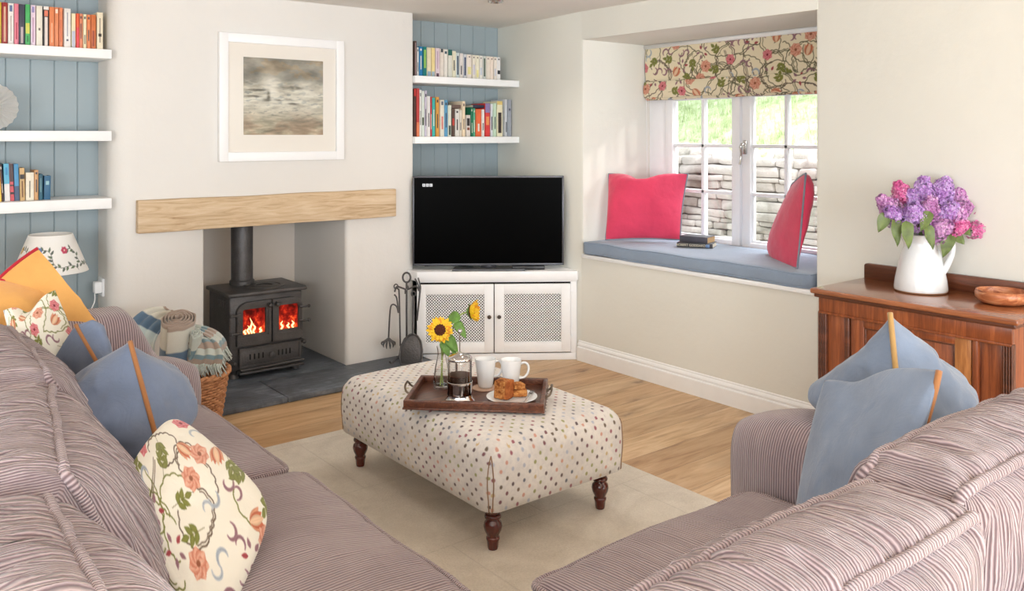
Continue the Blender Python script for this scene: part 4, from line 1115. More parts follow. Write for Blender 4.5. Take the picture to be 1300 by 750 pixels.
# door with recessed panel
b = MB(); ya, yb = Ys(722), Ys(330)
b.box(BX, yb, .12, BX + .02, Ys(273), .684, .003); b.box(BX, ya - .004, .655, BX + .02, yb + .004, .684, .003); b.box(BX, ya - .004, .12, BX + .02, yb + .004, .18, .003); db = b.build('door', M_oakA, sd)
b = MB(); b.box(BX, Ys(795), .12, BX + .02, ya, .684, .003); b.build('stile', M_oakL, sd)
b = MB(); b.box(BX + .01, ya, .18, BX + .018, yb, .656, .001); b.build('door_panel', M_oakA, db)
b = MB(); 
for (z0, z1, y0, y1) in ((.648, .657, ya, yb), (.179, .188, ya, yb), (.18, .656, ya, ya + .008), (.18, .656, yb - .008, yb)): b.box(BX + .002, y0, z0, BX + .014, y1, z1, .003)
b.build('door_moulding', M_oakD, db)
for (x, y) in ((BX + .03, Y0s + .06), (BX + .03, Y1s - .06), (XW - .05, Y0s + .06), (XW - .05, Y1s - .06)):
    b = MB(); b.lathe([(0, .001), (.02, .001), (.03, .02), (.02, .05), (0, .05)], 16, T(x, y, 0)); b.build('foot', M_oakD, sd)

# ================================================================ jug, lilac, bowl
JX, JY, JZ = 3.615, 1.757, .7908
jug = thing('jug', 'white glazed pottery jug with handle standing on the sideboard', 'jug', (JX, JY, JZ))
M_cer = simple('white_glaze', (222, 224, 224), .22, var=.03, vs=20, bump=.1, bs=30, spec=.5)
b = MB()
prof = [(0, .0005), (.098, .0005), (.104, .006), (.105, .016), (.101, .05), (.093, .09), (.086, .125), (.079, .155), (.072, .175), (.066, .188), (.063, .198), (.063, .212), (.067, .232), (.070, .24), (.067, .242), (.063, .232), (.059, .212), (.058, .198), (.061, .186), (.072, .15), (.09, .09), (.098, .03), (0, .012)]
b.lathe(prof, 56, T(JX, JY, JZ))
# pouring lip toward the wall-side left
ld = Vector((-.35, .94, 0)).normalized()
for v in b.bm.verts:
    h = v.co.z - JZ
    if h > .19:
        d = Vector((v.co.x - JX, v.co.y - JY, 0)); k = max(0, d.normalized().dot(ld) if d.length else 0) ** 6 * (h - .19) / .055
        v.co += ld * .026 * k; v.co.z += .008 * k
b.build('body', M_cer, jug, ang=60)
b = MB(); b.lathe([(.0985, .0), (.1025, .002), (.1045, .0065), (.1, .001)], 48, T(JX, JY, JZ)); b.build('foot_rim', simple('bare_clay', (150, 112, 80), .8), jug)
hdir = -ld; hp = []
hd_ = Vector((.30, -.95, 0)).normalized()
for (r_, z_) in ((.058, .222), (.085, .232), (.108, .225), (.120, .2), (.119, .17), (.11, .14), (.1, .115), (.09, .095), (.082, .085)): hp.append(Vector((JX, JY, JZ + z_)) + hd_ * r_)
def smooth_path(pts, k=4):
    out = []; pts = [Vector(p) for p in pts]
    for i in range(len(pts) - 1):
        p0, p1, p2, p3 = pts[max(0, i - 1)], pts[i], pts[i + 1], pts[min(len(pts) - 1, i + 2)]
        for j in range(k):
            t = j / k; out.append(.5 * ((2 * p1) + (p2 - p0) * t + (2 * p0 - 5 * p1 + 4 * p2 - p3) * t * t + (3 * p1 - p0 - 3 * p2 + p3) * t ** 3))
    out.append(pts[-1]); return out
sp = smooth_path(hp); b = MB(); b.tube(sp, [.0115 + .003 * abs(1 - 2 * i / (len(sp) - 1)) for i in range(len(sp))], 14); b.build('handle', M_cer, jug)

M_leaf = simple('lilac_leaf', (92, 108, 54), .5, var=.35, vs=30, sheen=.1); M_stem = simple('green_stem', (96, 116, 60), .6, var=.2)
def leafmesh(mb, base, tip, width, curl=.2, up=Vector((0, 0, 1)), n=9, fold=.25, heart=0):
    base, tip = Vector(base), Vector(tip); ax = tip - base; L = ax.length; ax.normalize(); sd_ = ax.cross(up)
    if sd_.length < 1e-3: sd_ = ax.orthogonal()
    sd_.normalize(); nn = sd_.cross(ax)
    def f(u, v):
        w = width * .5 * (math.sin(PI * min(1, u ** (.62 if heart else .8))) ** .8 if 0 < u < 1 else 0); s_ = 2 * v - 1
        return base + ax * (L * u) + sd_ * (w * s_) + nn * (-curl * L * u * u + fold * w * abs(s_) + .04 * L * math.sin(u * 9) * abs(s_))
    q = MB(); q.grid(f, n, 5); bmesh.ops.solidify(q.bm, geom=q.bm.faces[:], thickness=.0007); mb._merge(q.bm)
# floret template
def floret(q, p, nrm, r, rot):
    nrm = nrm.normalized(); u = nrm.orthogonal().normalized(); w = nrm.cross(u)
    c = q.verts.new(p)
    for k in range(4):
        a = rot + k * PI / 2; d = u * math.cos(a) + w * math.sin(a); e = u * -math.sin(a) + w * math.cos(a)
        m1 = q.verts.new(p + d * r * .6 + e * r * .42 + nrm * r * .25); m2 = q.verts.new(p + d * r * .6 - e * r * .42 + nrm * r * .25); tp_ = q.verts.new(p + d * r * 1.05 + nrm * r * .12)
        q.faces.new((c, m2, tp_, m1))
def lilac_mat(nm, c1, c2, c3):
    s = NT(nm); c = s.coords(); n = s.noise(c, 90, 3, .6); n2 = s.noise(c, 18, 3)
    col = s.ramp(s.math('ADD', s.math('MULTIPLY', n, .7), s.math('MULTIPLY', n2, .4)), [(.35, lin(c1)), (.52, lin(c2)), (.72, lin(c3))])
    return s.finish(col, .7, 0, None, .2, .2)
L_purple = lilac_mat('lilac_purple', (126, 62, 134), (176, 130, 196), (214, 192, 226)); L_mauve = lilac_mat('lilac_mauve', (134, 66, 120), (190, 128, 184), (226, 190, 220)); L_pink = lilac_mat('lilac_pink', (160, 40, 96), (206, 92, 150), (232, 168, 200))
rl = random.Random(8)
mouth = Vector((JX, JY, JZ + .235))
blooms = [ # px,py,depth off, length, radius, mat, label
 (1128, 262, 0, .11, .040, L_mauve, 'mauve lilac panicle pointing furthest toward the window'),
 (1144, 244, .04, .09, .038, L_pink, 'bright pink lilac panicle above the mauve ones near the window side'),
 (1136, 274, -.05, .10, .036, L_purple, 'purple lilac panicle low at the window side over a drooping leaf'),
 (1162, 273, -.07, .12, .044, L_purple, 'broad purple lilac panicle at the front over the jug rim'),
 (1172, 245, .0, .13, .044, L_purple, 'tall violet lilac panicle at the top of the bunch'),
 (1196, 243, .02, .12, .046, L_purple, 'pale violet lilac panicle at the back top of the bunch'),
 (1219, 248, .04, .09, .034, L_mauve, 'small mauve lilac panicle rising behind at the handle side'),
 (1193, 291, -.08, .11, .040, L_mauve, 'mauve lilac panicle hanging down in front of the jug neck'),
 (1216, 270, -.03, .12, .044, L_mauve, 'rosy mauve lilac panicle in the middle of the handle side'),
 (1217, 288, -.06, .08, .03, L_pink, 'small pink lilac panicle directly above the jug handle'),
 (1247, 268, .02, .10, .032, L_pink, 'deep pink lilac panicle furthest from the window'),
 (1244, 291, -.01, .09, .034, L_pink, 'deep pink lilac panicle drooping beyond the jug handle'),
 (1180, 266, -.06, .11, .036, L_mauve, 'mauve lilac panicle at the centre front of the bunch'),
 (1160, 256, .0, .10, .034, L_purple, 'purple lilac panicle tucked between bright pink and violet ones'),
 (1203, 270, -.04, .10, .036, L_purple, 'violet lilac panicle directly above the jug neck'),
]
dj = depth(JX, JY)
for (bx, by, dd, L, rad, mt, lab) in blooms:
    c = P(bx, by, dj + dd); dirv = (c - mouth - Vector((0, 0, .0))); dirv.z += .02; dirv.normalize()
    rad *= 1.28; L *= 1.05; t = thing('lilac_stem', lab, 'flower', tuple(mouth), 0, 'lilac stems in the white jug')
    q = bmesh.new(); u = dirv.orthogonal().normalized(); w = dirv.cross(u)
    for i in range(int(420 * rad / .04)):
        h = rl.random(); hh = (h - .5) * L; rr = rad * (.55 + .45 * math.sin(PI * min(1, h * .8 + .18))) * (1 - .45 * h * h); rr *= 1 + .25 * noise.noise(c * 20 + Vector((h * 8, 0, 0)))
        a = rl.uniform(0, 2 * PI); nrm = (u * math.cos(a) + w * math.sin(a)) + dirv * (h - .45) * 1.4; nrm.normalize()
        rr *= rl.uniform(.72, 1.02); pt = c + dirv * hh + (u * math.cos(a) + w * math.sin(a)) * rr
        floret(q, pt, nrm + Vector((rl.uniform(-.5, .5), rl.uniform(-.5, .5), rl.uniform(-.5, .5))), rl.uniform(.006, .0095), rl.uniform(0, 2))
    m = MB(); m._merge(q); m.sphere((0, 0, 0), rad * .62, 2, (1, 1, L * .5 / rad), T(*c) @ dirv.to_track_quat('Z', 'Y').to_matrix().to_4x4()); m.build('blossom', mt, t, smooth=False)
    m = MB(); m.tube(smooth_path([mouth - Vector((0, 0, .08)) + Vector((dirv.x, dirv.y, 0)) * .01, mouth + dirv * .01, c - dirv * L * .3]), .0025, 6); m.build('stem', M_stem, t)
def lleaf(px, py, dd, px2, py2, dd2, w_, par_label):
    t = tag(None or (lambda m: (leafmesh(m, P(px, py, dj + dd - .03), P(px2 + (px2 - px) * .3, py2 + (py2 - py) * .35, dj + dd2 - .05), w_ * 1.5, .15, Vector((-.5, -.6, .6)), 10, .25, 1), m.build('leaf', M_leaf))[1])(MB()), par_label, 'leaf', 'lilac leaves around the jug rim')
for a in ((1126, 270, -.02, 1118, 288, -.02, .035, 'small green lilac leaf furthest toward the window'), (1136, 276, -.04, 1140, 303, -.06, .03, 'pale lilac leaf hanging low at the window side of the jug'),
          (1150, 280, -.06, 1154, 306, -.09, .034, 'large dark green lilac leaf over the jug shoulder'), (1176, 284, -.08, 1184, 308, -.10, .03, 'green lilac leaf hanging against the jug neck'),
          (1180, 268, -.07, 1172, 286, -.09, .03, 'lilac leaf between the front blossoms'), (1206, 296, -.04, 1200, 318, -.06, .036, 'yellowish lilac leaf at the base of the jug handle top'),
          (1210, 296, -.03, 1222, 306, -.03, .036, 'broad green lilac leaf over the top of the jug handle'), (1226, 256, .02, 1234, 262, .02, .02, 'tiny green leaf beside the rising mauve blossom'), (1222, 290, 0, 1230, 296, 0, .03, 'green lilac leaf between handle and drooping pink blossoms')):
    lleaf(*a)
# wooden bowl
bo = MB(); bx_, by_ = 3.59, 1.425
bo.lathe([(0, .0005), (.055, .0005), (.078, .008), (.094, .026), (.096, .04), (.092, .052), (.089, .054), (.086, .05), (.088, .038), (.074, .02), (.05, .012), (0, .011)], 48, T(bx_, by_, .79))
s = NT('turned_wood'); c = s.coords(); g1 = s.noise(s.mapping(c, (14, 3, 22)), 2.4, 5, .6, 1.5)
M_bowl = s.finish(s.ramp(g1, [(.3, lin((128, 66, 40))), (.5, lin((178, 108, 68))), (.7, lin((214, 158, 114)))]), .35, 0, None, 0, .5)
tag(bo.build('bowl', M_bowl, ang=60), 'small turned wooden bowl on the sideboard beside the jug', 'bowl')
# ================================================================ books
_bm = {}
def book_mat(rgb):
    k = tuple(rgb)
    if k not in _bm: _bm[k] = simple('cover_%d_%d_%d' % k, rgb, .5, var=.05, vs=40)
    return _bm[k]
M_page = simple('book_pages', (232, 222, 200), .9, var=.04, vs=200)
def book(w, h, dp, rgb, label, group, M, band=None, tilt=0, cat='book', marks=None, pages=None):
    """spine faces local -Y, spine centred x, bottom z=0"""
    t = thing('book', label, cat, tuple(M.translation), 0, group)
    m = MB(); th = .0016
    m.box(-w / 2, 0, 0, w / 2, .0022, h, .0008, M=M); m.box(-w / 2, 0, 0, -w / 2 + th, dp, h, .0005, M=M); m.box(w / 2 - th, 0, 0, w / 2, dp, h, .0005, M=M)
    c = m.build('cover', book_mat(rgb), t)
    m = MB(); m.box(-w / 2 + th, .002, .002, w / 2 - th, dp - .003, h - .003, M=M); m.build('pages', pages or M_page, t, smooth=False)
    for (z0, z1, col, wf) in (band or ()):
        m = MB(); m.box(-w / 2 * wf, -.0007, z0 * h, w / 2 * wf, .0012, z1 * h, M=M); m.build('spine_title', book_mat(col), c, smooth=False)
    return t
rb = random.Random(5)
def shelf_books(rows, Yspine, zbase, shelfname, group, order_from, dmax):
    for i, row in enumerate(rows):
        x0, x1, ytop, rgb, lab = row[:5]; band = row[5] if len(row) > 5 else None; lean = row[6] if len(row) > 6 else 0
        Y = Yspine + rb.uniform(-.006, .01)
        a, b_ = Xat(x0, Y), Xat(x1, Y); w = max(.006, (b_ - a) - .0008); xm = (a + b_) / 2
        h = Zat(ytop, xm, Y) - zbase - .0006
        if band is None:
            tc = (60, 56, 60) if sum(rgb) > 420 else (226, 220, 208); z = rb.uniform(.12, .3)
            band = [(z, z + rb.uniform(.25, .45), tc, .3)]
            if rb.random() < .5: band.append((.86, .93, tc, .45))
        book(w, h, min(dmax, .62 * h + .02 + rb.uniform(0, .01)), rgb, lab, group, T(xm, Y, zbase + .0006) @ R(lean, 'Y'), band)
OR_c, OR2 = (226, 132, 82), (214, 108, 62)
gA = 'paperbacks on the highest shelf of the lamp alcove'
W_, K_ = (232, 228, 222), (50, 46, 46)
shelf_books([
 (-7, -3, 2, (90, 110, 60), 'olive paperback at the frame edge of the lamp alcove top shelf'),
 (-3, 1.8, 2.5, (206, 178, 52), 'yellow paperback just left of the dark red one'),
 (2.2, 9.8, 3, (156, 48, 48), 'dark red paperback with cream lettering beside yellow spine', [(.08, .9, (214, 170, 140), .34)]),
 (10.2, 17.6, 4, W_, 'white paperback with blue crest between dark red and pink', [(.8, .95, (90, 110, 150), .5), (.1, .7, (190, 180, 176), .25)]),
 (18, 23.8, 4.6, (232, 132, 150), 'pink paperback beside the dark navy spine', [(.15, .55, (180, 60, 80), .3)]),
 (24.2, 31.6, 5.4, (62, 64, 78), 'dark navy paperback with grey title next to green spine', [(.06, .45, (190, 170, 170), .4)]),
 (32, 38.2, 5.6, (74, 176, 98), 'bright green paperback with yellow patch', [(.3, .55, (206, 206, 84), .8), (.1, .25, (40, 120, 60), .3)]),
 (38.8, 45.2, 6.4, (228, 206, 222), 'pale lilac paperback with purple emblem', [(.82, .96, (140, 130, 180), .5), (.1, .7, (190, 150, 180), .25)]),
 (46, 54, 7.4, (232, 226, 210), 'thick cream paperback beside the black lettered spine', [(.4, .46, (120, 110, 100), .3)]),
 (54.8, 62.4, 8.2, K_, 'black paperback with bold white vertical lettering', [(.02, .74, (224, 214, 206), .5), (.76, .9, (220, 120, 90), .6), (.92, 1, (230, 226, 220), .9)]),
 (62.8, 69, 8.8, OR_c, 'orange paperback immediately right of the black spine', [(.12, .6, (240, 190, 150), .2)]),
 (69.4, 74.4, 9.2, (224, 138, 92), 'light orange paperback, second of the tall orange ones', [(.85, .95, (244, 220, 200), .6)]),
 (74.8, 79.6, 9.6, (230, 140, 96), 'tall orange paperback beside a dark gap', [(.15, .7, (200, 96, 56), .2)]),
 (81.4, 89.8, 10.8, W_, 'thick white paperback with fine grey title among orange ones', [(.3, .9, (160, 160, 170), .18), (.18, .23, (90, 90, 110), .3)]),
 (90.8, 96, 17, (240, 230, 190), 'short cream paperback with pale blue foot', [(.0, .5, (186, 190, 206), .8)]),
 (96.8, 100.6, 17, (232, 98, 60), 'short red-orange paperback, thin, past cream spine', [(0, .6, (226, 70, 80), .8)]),
 (100.8, 105, 17.4, (224, 140, 104), 'short dusky orange paperback beside thin cream one'),
 (105.8, 109.8, 18, (236, 226, 190), 'thin cream paperback between short orange ones'),
 (110.4, 115, 18.6, OR_c, 'short orange paperback before the last thick orange one'),
 (115.4, 121.8, 18.8, (206, 112, 60), 'thick brownish orange paperback near the shelf end', [(.1, .55, (150, 66, 36), .4)]),
 (123, 130.8, 15.8, (230, 218, 190), 'cream paperback closing the row at the chimney side', [(.2, .85, (120, 110, 104), .15), (.36, .44, (70, 60, 50), .5)]),
], 4.835, 1.8955, '', gA, 0, .19)
gB = 'books on the lowest shelf of the lamp alcove'
shelf_books([
 (-9, -4, 205, (150, 90, 70), 'brown book at the frame edge of the lowest lamp alcove shelf'),
 (-4, 2.4, 207, (214, 150, 60), 'yellow ochre book at the frame edge above the lampshade', [(0, .5, (236, 190, 70), .9)], -.05),
 (2.6, 5.4, 208, (70, 50, 56), 'thin dark book leaning beside ochre one', None, -.06),
 (5.8, 13, 207.6, (96, 178, 210), 'turquoise book with white lower half', [(0, .46, (226, 222, 220), .96), (.7, .9, (60, 140, 190), .4)], -.03),
 (13.4, 18.4, 208, (206, 92, 100), 'pink and black banded book beside turquoise one', [(.52, 1, (80, 60, 60), .95), (.4, .44, K_, .95), (.18, .24, K_, .95)], -.04),
 (18.8, 25, 208, (80, 150, 196), 'sky blue book with darker foot', [(0, .4, (70, 92, 120), .96)], -.03),
 (25.6, 32, 213, (204, 170, 120), 'tan book with black roundel', [(.66, .8, K_, .9), (.1, .6, (120, 84, 50), .3)], -.02),
 (32.6, 43.2, 219, (230, 222, 204), 'wide cream book with fine black vertical title', [(.1, .7, (90, 86, 80), .12)]),
 (43.5, 48.8, 215.8, (210, 160, 112), 'tan paperback beside wide cream book'),
 (49.4, 54.4, 221, (44, 92, 112), 'narrow dark teal book before the blue one', [(.3, .85, (140, 180, 180), .12)]),
 (55.6, 64, 223, (50, 100, 134), 'blue book ending the row, pale emblem on spine', [(.62, .78, (150, 190, 196), .5)], .02),
], 4.835, 1.126, '', gB, 0, .19)
gC = 'pale paperbacks on the upper shelf above the television'
pale = lambda a: (226 + a, 222 + a, 214 + a)
rowsC = [
 (526.2, 529, 52, (92, 72, 66), 'tall dark patterned book at the chimney end of upper television shelf', [(.05, .95, (180, 150, 150), .35)]),
 (529.4, 531.8, 60, W_, 'thin white paperback beside the tall dark patterned book'),
 (532.2, 536.6, 59, (30, 122, 176), 'bright blue paperback on the pale shelf'),
 (537, 542, 59.2, (0, 118, 118), 'teal paperback with lime patch on the pale shelf', [(.3, .9, (150, 196, 90), .5)]),
 (542.4, 547.4, 60.4, (232, 218, 184), 'cream paperback directly after teal one', [(0, .2, (150, 170, 190), .8)]),
 (547.8, 552.2, 60.6, (236, 214, 150), 'yellow cream paperback before pale lilac one', [(0, .2, (160, 180, 190), .8)]),
 (553, 558.2, 61, (222, 204, 210), 'pale lilac paperback with dark foot', [(0, .15, (90, 66, 76), .6), (.3, .9, (190, 160, 176), .3)]),
 (558.8, 563.4, 62, (230, 218, 206), 'off-white paperback with black corner after lilac one', [(.88, 1, (50, 60, 66), .6)]),
 (563.8, 568.2, 62.6, (232, 226, 216), 'off-white paperback with dark crest', [(.84, .93, (60, 80, 90), .6)]),
 (568.8, 574, 63, (222, 220, 208), 'paperback with green top band among pale ones', [(.8, 1, (30, 100, 90), .96)]),
 (574.4, 578.8, 64.8, (230, 224, 198), 'cream paperback with yellow tip'),
 (579.2, 583.2, 67, (206, 216, 216), 'pale blue paperback with dark blue title', [(.15, .88, (60, 76, 96), .5)]),
 (583.6, 588, 67.6, (226, 218, 212), 'warm white paperback between two with blue titles'),
 (588.6, 592.4, 68.8, (214, 216, 220), 'grey white paperback with navy title', [(.15, .88, (60, 72, 100), .55)]),
 (593, 598.8, 69.2, (234, 222, 210), 'wide cream paperback with yellow patch', [(.2, .5, (226, 216, 150), .7), (.88, .93, (90, 80, 80), .3)]),
]
xs = [599.6, 604.2, 608.8, 613.2, 617.6, 622.4, 626.8, 631.2, 635.8]
nms = ['cream series paperback, first after the wide cream one', 'cream series paperback with yellow foot', 'cream series paperback beside the green titled one', 'green titled grey paperback within the series', 'cream series paperback just past green title', 'peach tinted series paperback near the window end', 'cream series paperback before the last one', 'white series paperback with black square, last in row']
bands = [[(.87, .93, (90, 80, 80), .3), (.2, .6, (206, 200, 214), .5)], [(.87, .93, (90, 80, 80), .3), (.1, .4, (230, 220, 150), .6)], [(.87, .93, (90, 80, 80), .3), (.2, .5, (200, 206, 216), .6)], [(.15, .9, (84, 96, 80), .5)], [(.87, .93, (90, 80, 80), .3)], [(.87, .93, (90, 80, 80), .3)], [(.87, .93, (90, 80, 80), .3), (.2, .5, (206, 206, 214), .5)], [(.88, .94, (60, 60, 60), .4), (.28, .44, (40, 46, 52), .8)]]
cols = [(234, 226, 210), (236, 230, 208), (230, 226, 218), (206, 210, 204), (230, 220, 206), (236, 220, 206), (234, 224, 212), (230, 228, 226)]
for i in range(8): rowsC.append((xs[i], xs[i + 1] - .4, 69.8 + i * .42, cols[i], nms[i], bands[i]))
shelf_books(rowsC, 4.86, 1.843, '', gC, 0, .16)
gD = 'books on the lower shelf above the television'
shelf_books([
 (525.4, 528.4, 113, (84, 54, 48), 'tall dark brown book at the chimney end of lower television shelf', [(.85, 1, (206, 60, 56), .9)]),
 (528.8, 532.4, 112.2, (198, 66, 64), 'tall red book with orange foot beside dark brown one', [(0, .3, (226, 130, 90), .9)]),
 (532.8, 535, 114, (236, 232, 228), 'thin tall white book beside red one'),
 (535.4, 538.8, 115.4, (222, 230, 220), 'tall pale green book with dark leaf near foot', [(.25, .42, (60, 70, 50), .6)]),
 (539.2, 542, 115, (200, 192, 208), 'tall lavender grey book beside pale green one'),
 (542.4, 546.2, 122, (232, 228, 226), 'white book beside lavender grey one'),
 (546.6, 548.6, 123, (206, 56, 66), 'thin red book before the turquoise one'),
 (549, 552.4, 124, (60, 176, 170), 'turquoise book with black edges'),
 (553.4, 557.4, 123, (222, 160, 76), 'golden yellow book next to turquoise one'),
 (559, 564, 126.8, (228, 222, 206), 'cream book with red lettering', [(.2, .55, (206, 120, 110), .4), (.86, .96, (90, 100, 120), .5)]),
 (564.4, 568.2, 127, (96, 158, 196), 'sky blue book beside the cream red-lettered one'),
 (569, 573, 133.4, (222, 226, 210), 'short white and green book', [(.05, .35, (50, 70, 60), .6)]),
 (574, 577.2, 138, (92, 70, 60), 'short brown book with red patch', [(.4, .65, (196, 70, 60), .8)]),
 (578, 583, 138.4, (226, 222, 214), 'short white book under the flat brown book'),
 (583.4, 586.4, 139.6, (214, 206, 192), 'short beige book under the flat brown book'),
 (587.2, 590.6, 128.4, (236, 216, 186), 'tall slim cream book in the middle of the row'),
 (592, 597.2, 146, (216, 208, 200), 'shortest book, white with black blocks', [(.5, .85, K_, .7), (.3, .42, (130, 70, 50), .6)]),
 (598.4, 600.6, 136, (30, 116, 84), 'dark green book leaning a little', None, -.02),
 (600.8, 603.4, 137.6, (90, 180, 140), 'mint green book beside the dark green one'),
 (604.2, 611, 138.4, (226, 104, 60), 'wide bright orange book under the flat navy book'),
 (611.6, 615, 138.8, (232, 226, 220), 'slim white book beside the wide orange one'),
 (616, 622, 131.2, (214, 62, 62), 'red book with purple top and yellow lettering', [(.72, 1, (140, 124, 170), .96), (.35, .6, (232, 150, 90), .6)]),
 (622.8, 626.2, 131.8, (214, 214, 220), 'pale grey book right of the red and purple one'),
 (626.6, 630.2, 131, (196, 220, 196), 'pale green book beside pale grey one'),
 (631, 638, 128.4, (236, 228, 196), 'cream book with black centre panel and gold top', [(.1, .68, (58, 46, 44), .6), (.9, 1, (222, 196, 120), .96)]),
 (641, 644.4, 126.2, (206, 208, 212), 'silver white book at the window end'),
 (644.8, 649.2, 126.4, (156, 162, 172), 'silver grey book, last at the window end', [(.7, .76, (90, 96, 110), .5)]),
], 4.86, 1.442, '', gD, 0, .17)
# two books lying flat on top of the rows (spine toward the room)
def flat_book(px0, px1, pyb, Y, rgb, lab, dp=.14, th=.024):
    x0, x1 = Xat(px0, Y), Xat(px1, Y); z = Zat(pyb, (x0 + x1) / 2, Y)
    M = T((x0 + x1) / 2, Y, z) @ R(PI / 2, 'Y') @ T(0, 0, -(x1 - x0) / 2)
    book(th, x1 - x0, dp, rgb, lab, gD, M @ T(0, 0, 0))
flat_book(571, 586.6, 135.2, 4.875, (112, 92, 84), 'brown book lying flat across the short white books', .12)
flat_book(600.6, 615.5, 135.0, 4.875, (44, 52, 72), 'navy book lying flat across the orange and white books', .12, .02)

# books on the window seat
zs_ = .776
b0 = P(857, 313, 5.36); b1 = P(897, 322, 5.12)
def seat_book(c, rz, L, W, th, z, rgb, lab, pages, txt=None):
    # spine along local x, spine face toward -y
    M = T(c[0], c[1], z) @ R(rz) @ R(PI / 2, 'Y') @ T(-th / 2, 0, -L / 2)
    M = T(c[0], c[1], z + th) @ R(rz) @ R(PI / 2, 'Y') @ T(th / 2, 0, -L / 2)
    t = book(th, L, W, rgb, lab, 'books lying on the window seat', M, band=[], pages=pages)
    return t, T(c[0], c[1], z + th / 2) @ R(rz)
M_tanpage = simple('aged_pages', (204, 170, 124), .9, var=.08, vs=120)
t1, m1 = seat_book((4.055, 3.335), math.radians(-62), .215, .14, .026, zs_, (58, 58, 60), 'dark paperback with white capitals on the spine, lower of the two on window seat', M_page)
tx = text_mesh('ROBERT GODDARD', .0195, 'spine_title', book_mat((226, 214, 186)), m1 @ T(-.022, -.0012, 0) @ R(PI / 2, 'X'), t1)
m = MB(); m.box(.066, -.0012, -.009, .09, .0008, .009, M=m1); m.build('spine_emblem', book_mat((120, 150, 190)), t1)
t2, m2 = seat_book((4.075, 3.36), math.radians(-74), .18, .125, .036, zs_ + .0265, (70, 68, 78), 'dark grey book with tan page edges on top of the other window seat book', M_tanpage)

# ================================================================ tray on the ottoman
TZ = .4185
MTr = T(1.99, 2.712, TZ) @ R(math.radians(-43.5))
M_tray = wood('tray_oak', (60, 30, 20), (128, 78, 54), 'X', 1.5, .35, 18, .1, .3)
tr = thing('tray', 'dark wooden tray with metal handles resting on the spotted footstool', 'tray', (1.99, 2.712, TZ), math.radians(-43.5))
b = MB(); b.box(-.25, -.158, .002, .25, .158, .01, .002, M=MTr); b.build('tray_base', M_tray, tr)
for (a0, c0, a1, c1) in ((-.265, -.172, .265, -.155), (-.265, .155, .265, .172), (-.265, -.157, -.248, .157), (.248, -.157, .265, .157)):
    b = MB(); b.box(a0, c0, 0, a1, c1, .036, .004, 3, M=MTr); b.box(a0 - .003, c0 - .003, .001, a1 + .003, c1 + .003, .008, .002, M=MTr); b.build('rim', M_tray, tr)
M_hnd = simple('aged_brass', (120, 108, 96), .35, .85, var=.15)
for sx in (-1, 1):
    b = MB(); x = sx * .266; p = [(x, -.045, .022), (x + sx * .014, -.043, .03), (x + sx * .022, -.03, .046), (x + sx * .02, 0, .056), (x + sx * .022, .03, .046), (x + sx * .014, .043, .03), (x, .045, .022)]
    b.tube(smooth_path(p, 4), .0042, 8, M=MTr)
    for y in (-.045, .045): b.sphere((x, y, .022), .008, 2, (.5, 1, 1.2), MTr)
    b.build('handle', M_hnd, tr)
TT = TZ + .0105
def tl(u, v): p = MTr @ Vector((u, v, 0)); return p.x, p.y
# cafetiere
cx_, cy_ = tl(-.062, -.088)
cf = thing('cafetiere', 'glass and chrome cafetiere half full of coffee on the tray', 'cafetiere', (cx_, cy_, TT))
MM = T(cx_, cy_, TT); M_clear = glassy('clear_glass', refl=.10)
M_chr = simple('polished_chrome', (214, 212, 212), .08, 1, var=.02)
b = MB(); b.lathe([(.058, 0), (.06, .004), (.056, .012), (.0505, .018), (.0485, .03), (.0475, .03), (.049, .018), (.054, .008), (.04, .004), (.0, .004), (0, 0)], 40, MM)
b.build('base', M_chr, cf)
b = MB()
b.lathe([(.0485, .025), (.0485, .078), (.0478, .078), (.0478, .025)], 48, MM)
# scalloped cut-outs: remove faces in four arches
kill = [f for f in b.bm.faces if (lambda a, z: z > .034 and abs(((a + PI / 4) % (PI / 2)) - PI / 4) < .42)(math.atan2(f.calc_center_median().y - cy_, f.calc_center_median().x - cx_), f.calc_center_median().z - TT)]
bmesh.ops.delete(b.bm, geom=kill, context='FACES'); 
b.lathe([(.0487, .072), (.0492, .078), (.0477, .08), (.0477, .072)], 48, MM, closed=True)
b.build('cage', M_chr, cf)
b = MB(); b.lathe([(0, .012), (.045, .012), (.046, .02), (.046, .155), (.0475, .158), (.0465, .16), (.0448, .156), (.0445, .022), (0, .016)], 48, MM); b.build('beaker', M_clear, cf)
M_cof = simple('coffee', (44, 20, 10), .15, var=.1); M_crema = simple('coffee_crema', (74, 38, 20), .5)
b = MB(); b.lathe([(0, .017), (.0442, .024), (.0442, .104), (0, .104)], 40, MM); b.build('coffee', M_cof, cf)
b = MB(); b.lathe([(.0443, .1015), (.0443, .1055), (0, .1055), (0, .1042), (.0442, .1042)], 40, MM); b.build('crema', M_crema, cf)
b = MB(); b.lathe([(.0, .16), (.0478, .16), (.0485, .163), (.048, .168), (.043, .175), (.03, .181), (.012, .185), (.006, .19), (0, .19)], 40, MM); b.build('lid', M_chr, cf)
b = MB(); b.tube([(cx_, cy_, TT + .18), (cx_, cy_, TT + .262)], .002, 8); b.sphere((cx_, cy_, TT + .27), .0095, 3); b.build('plunger', M_chr, cf)
hdv = Vector((.45, .9, 0)).normalized(); b = MB(); pp = []
for (r_, z_) in ((.049, .15), (.07, .156), (.085, .145), (.088, .11), (.082, .075), (.066, .06), (.049, .062)): pp.append(Vector((cx_, cy_, TT + z_)) + hdv * r_)
b.tube(smooth_path(pp), .005, 10); b.build('handle', M_chr, cf)
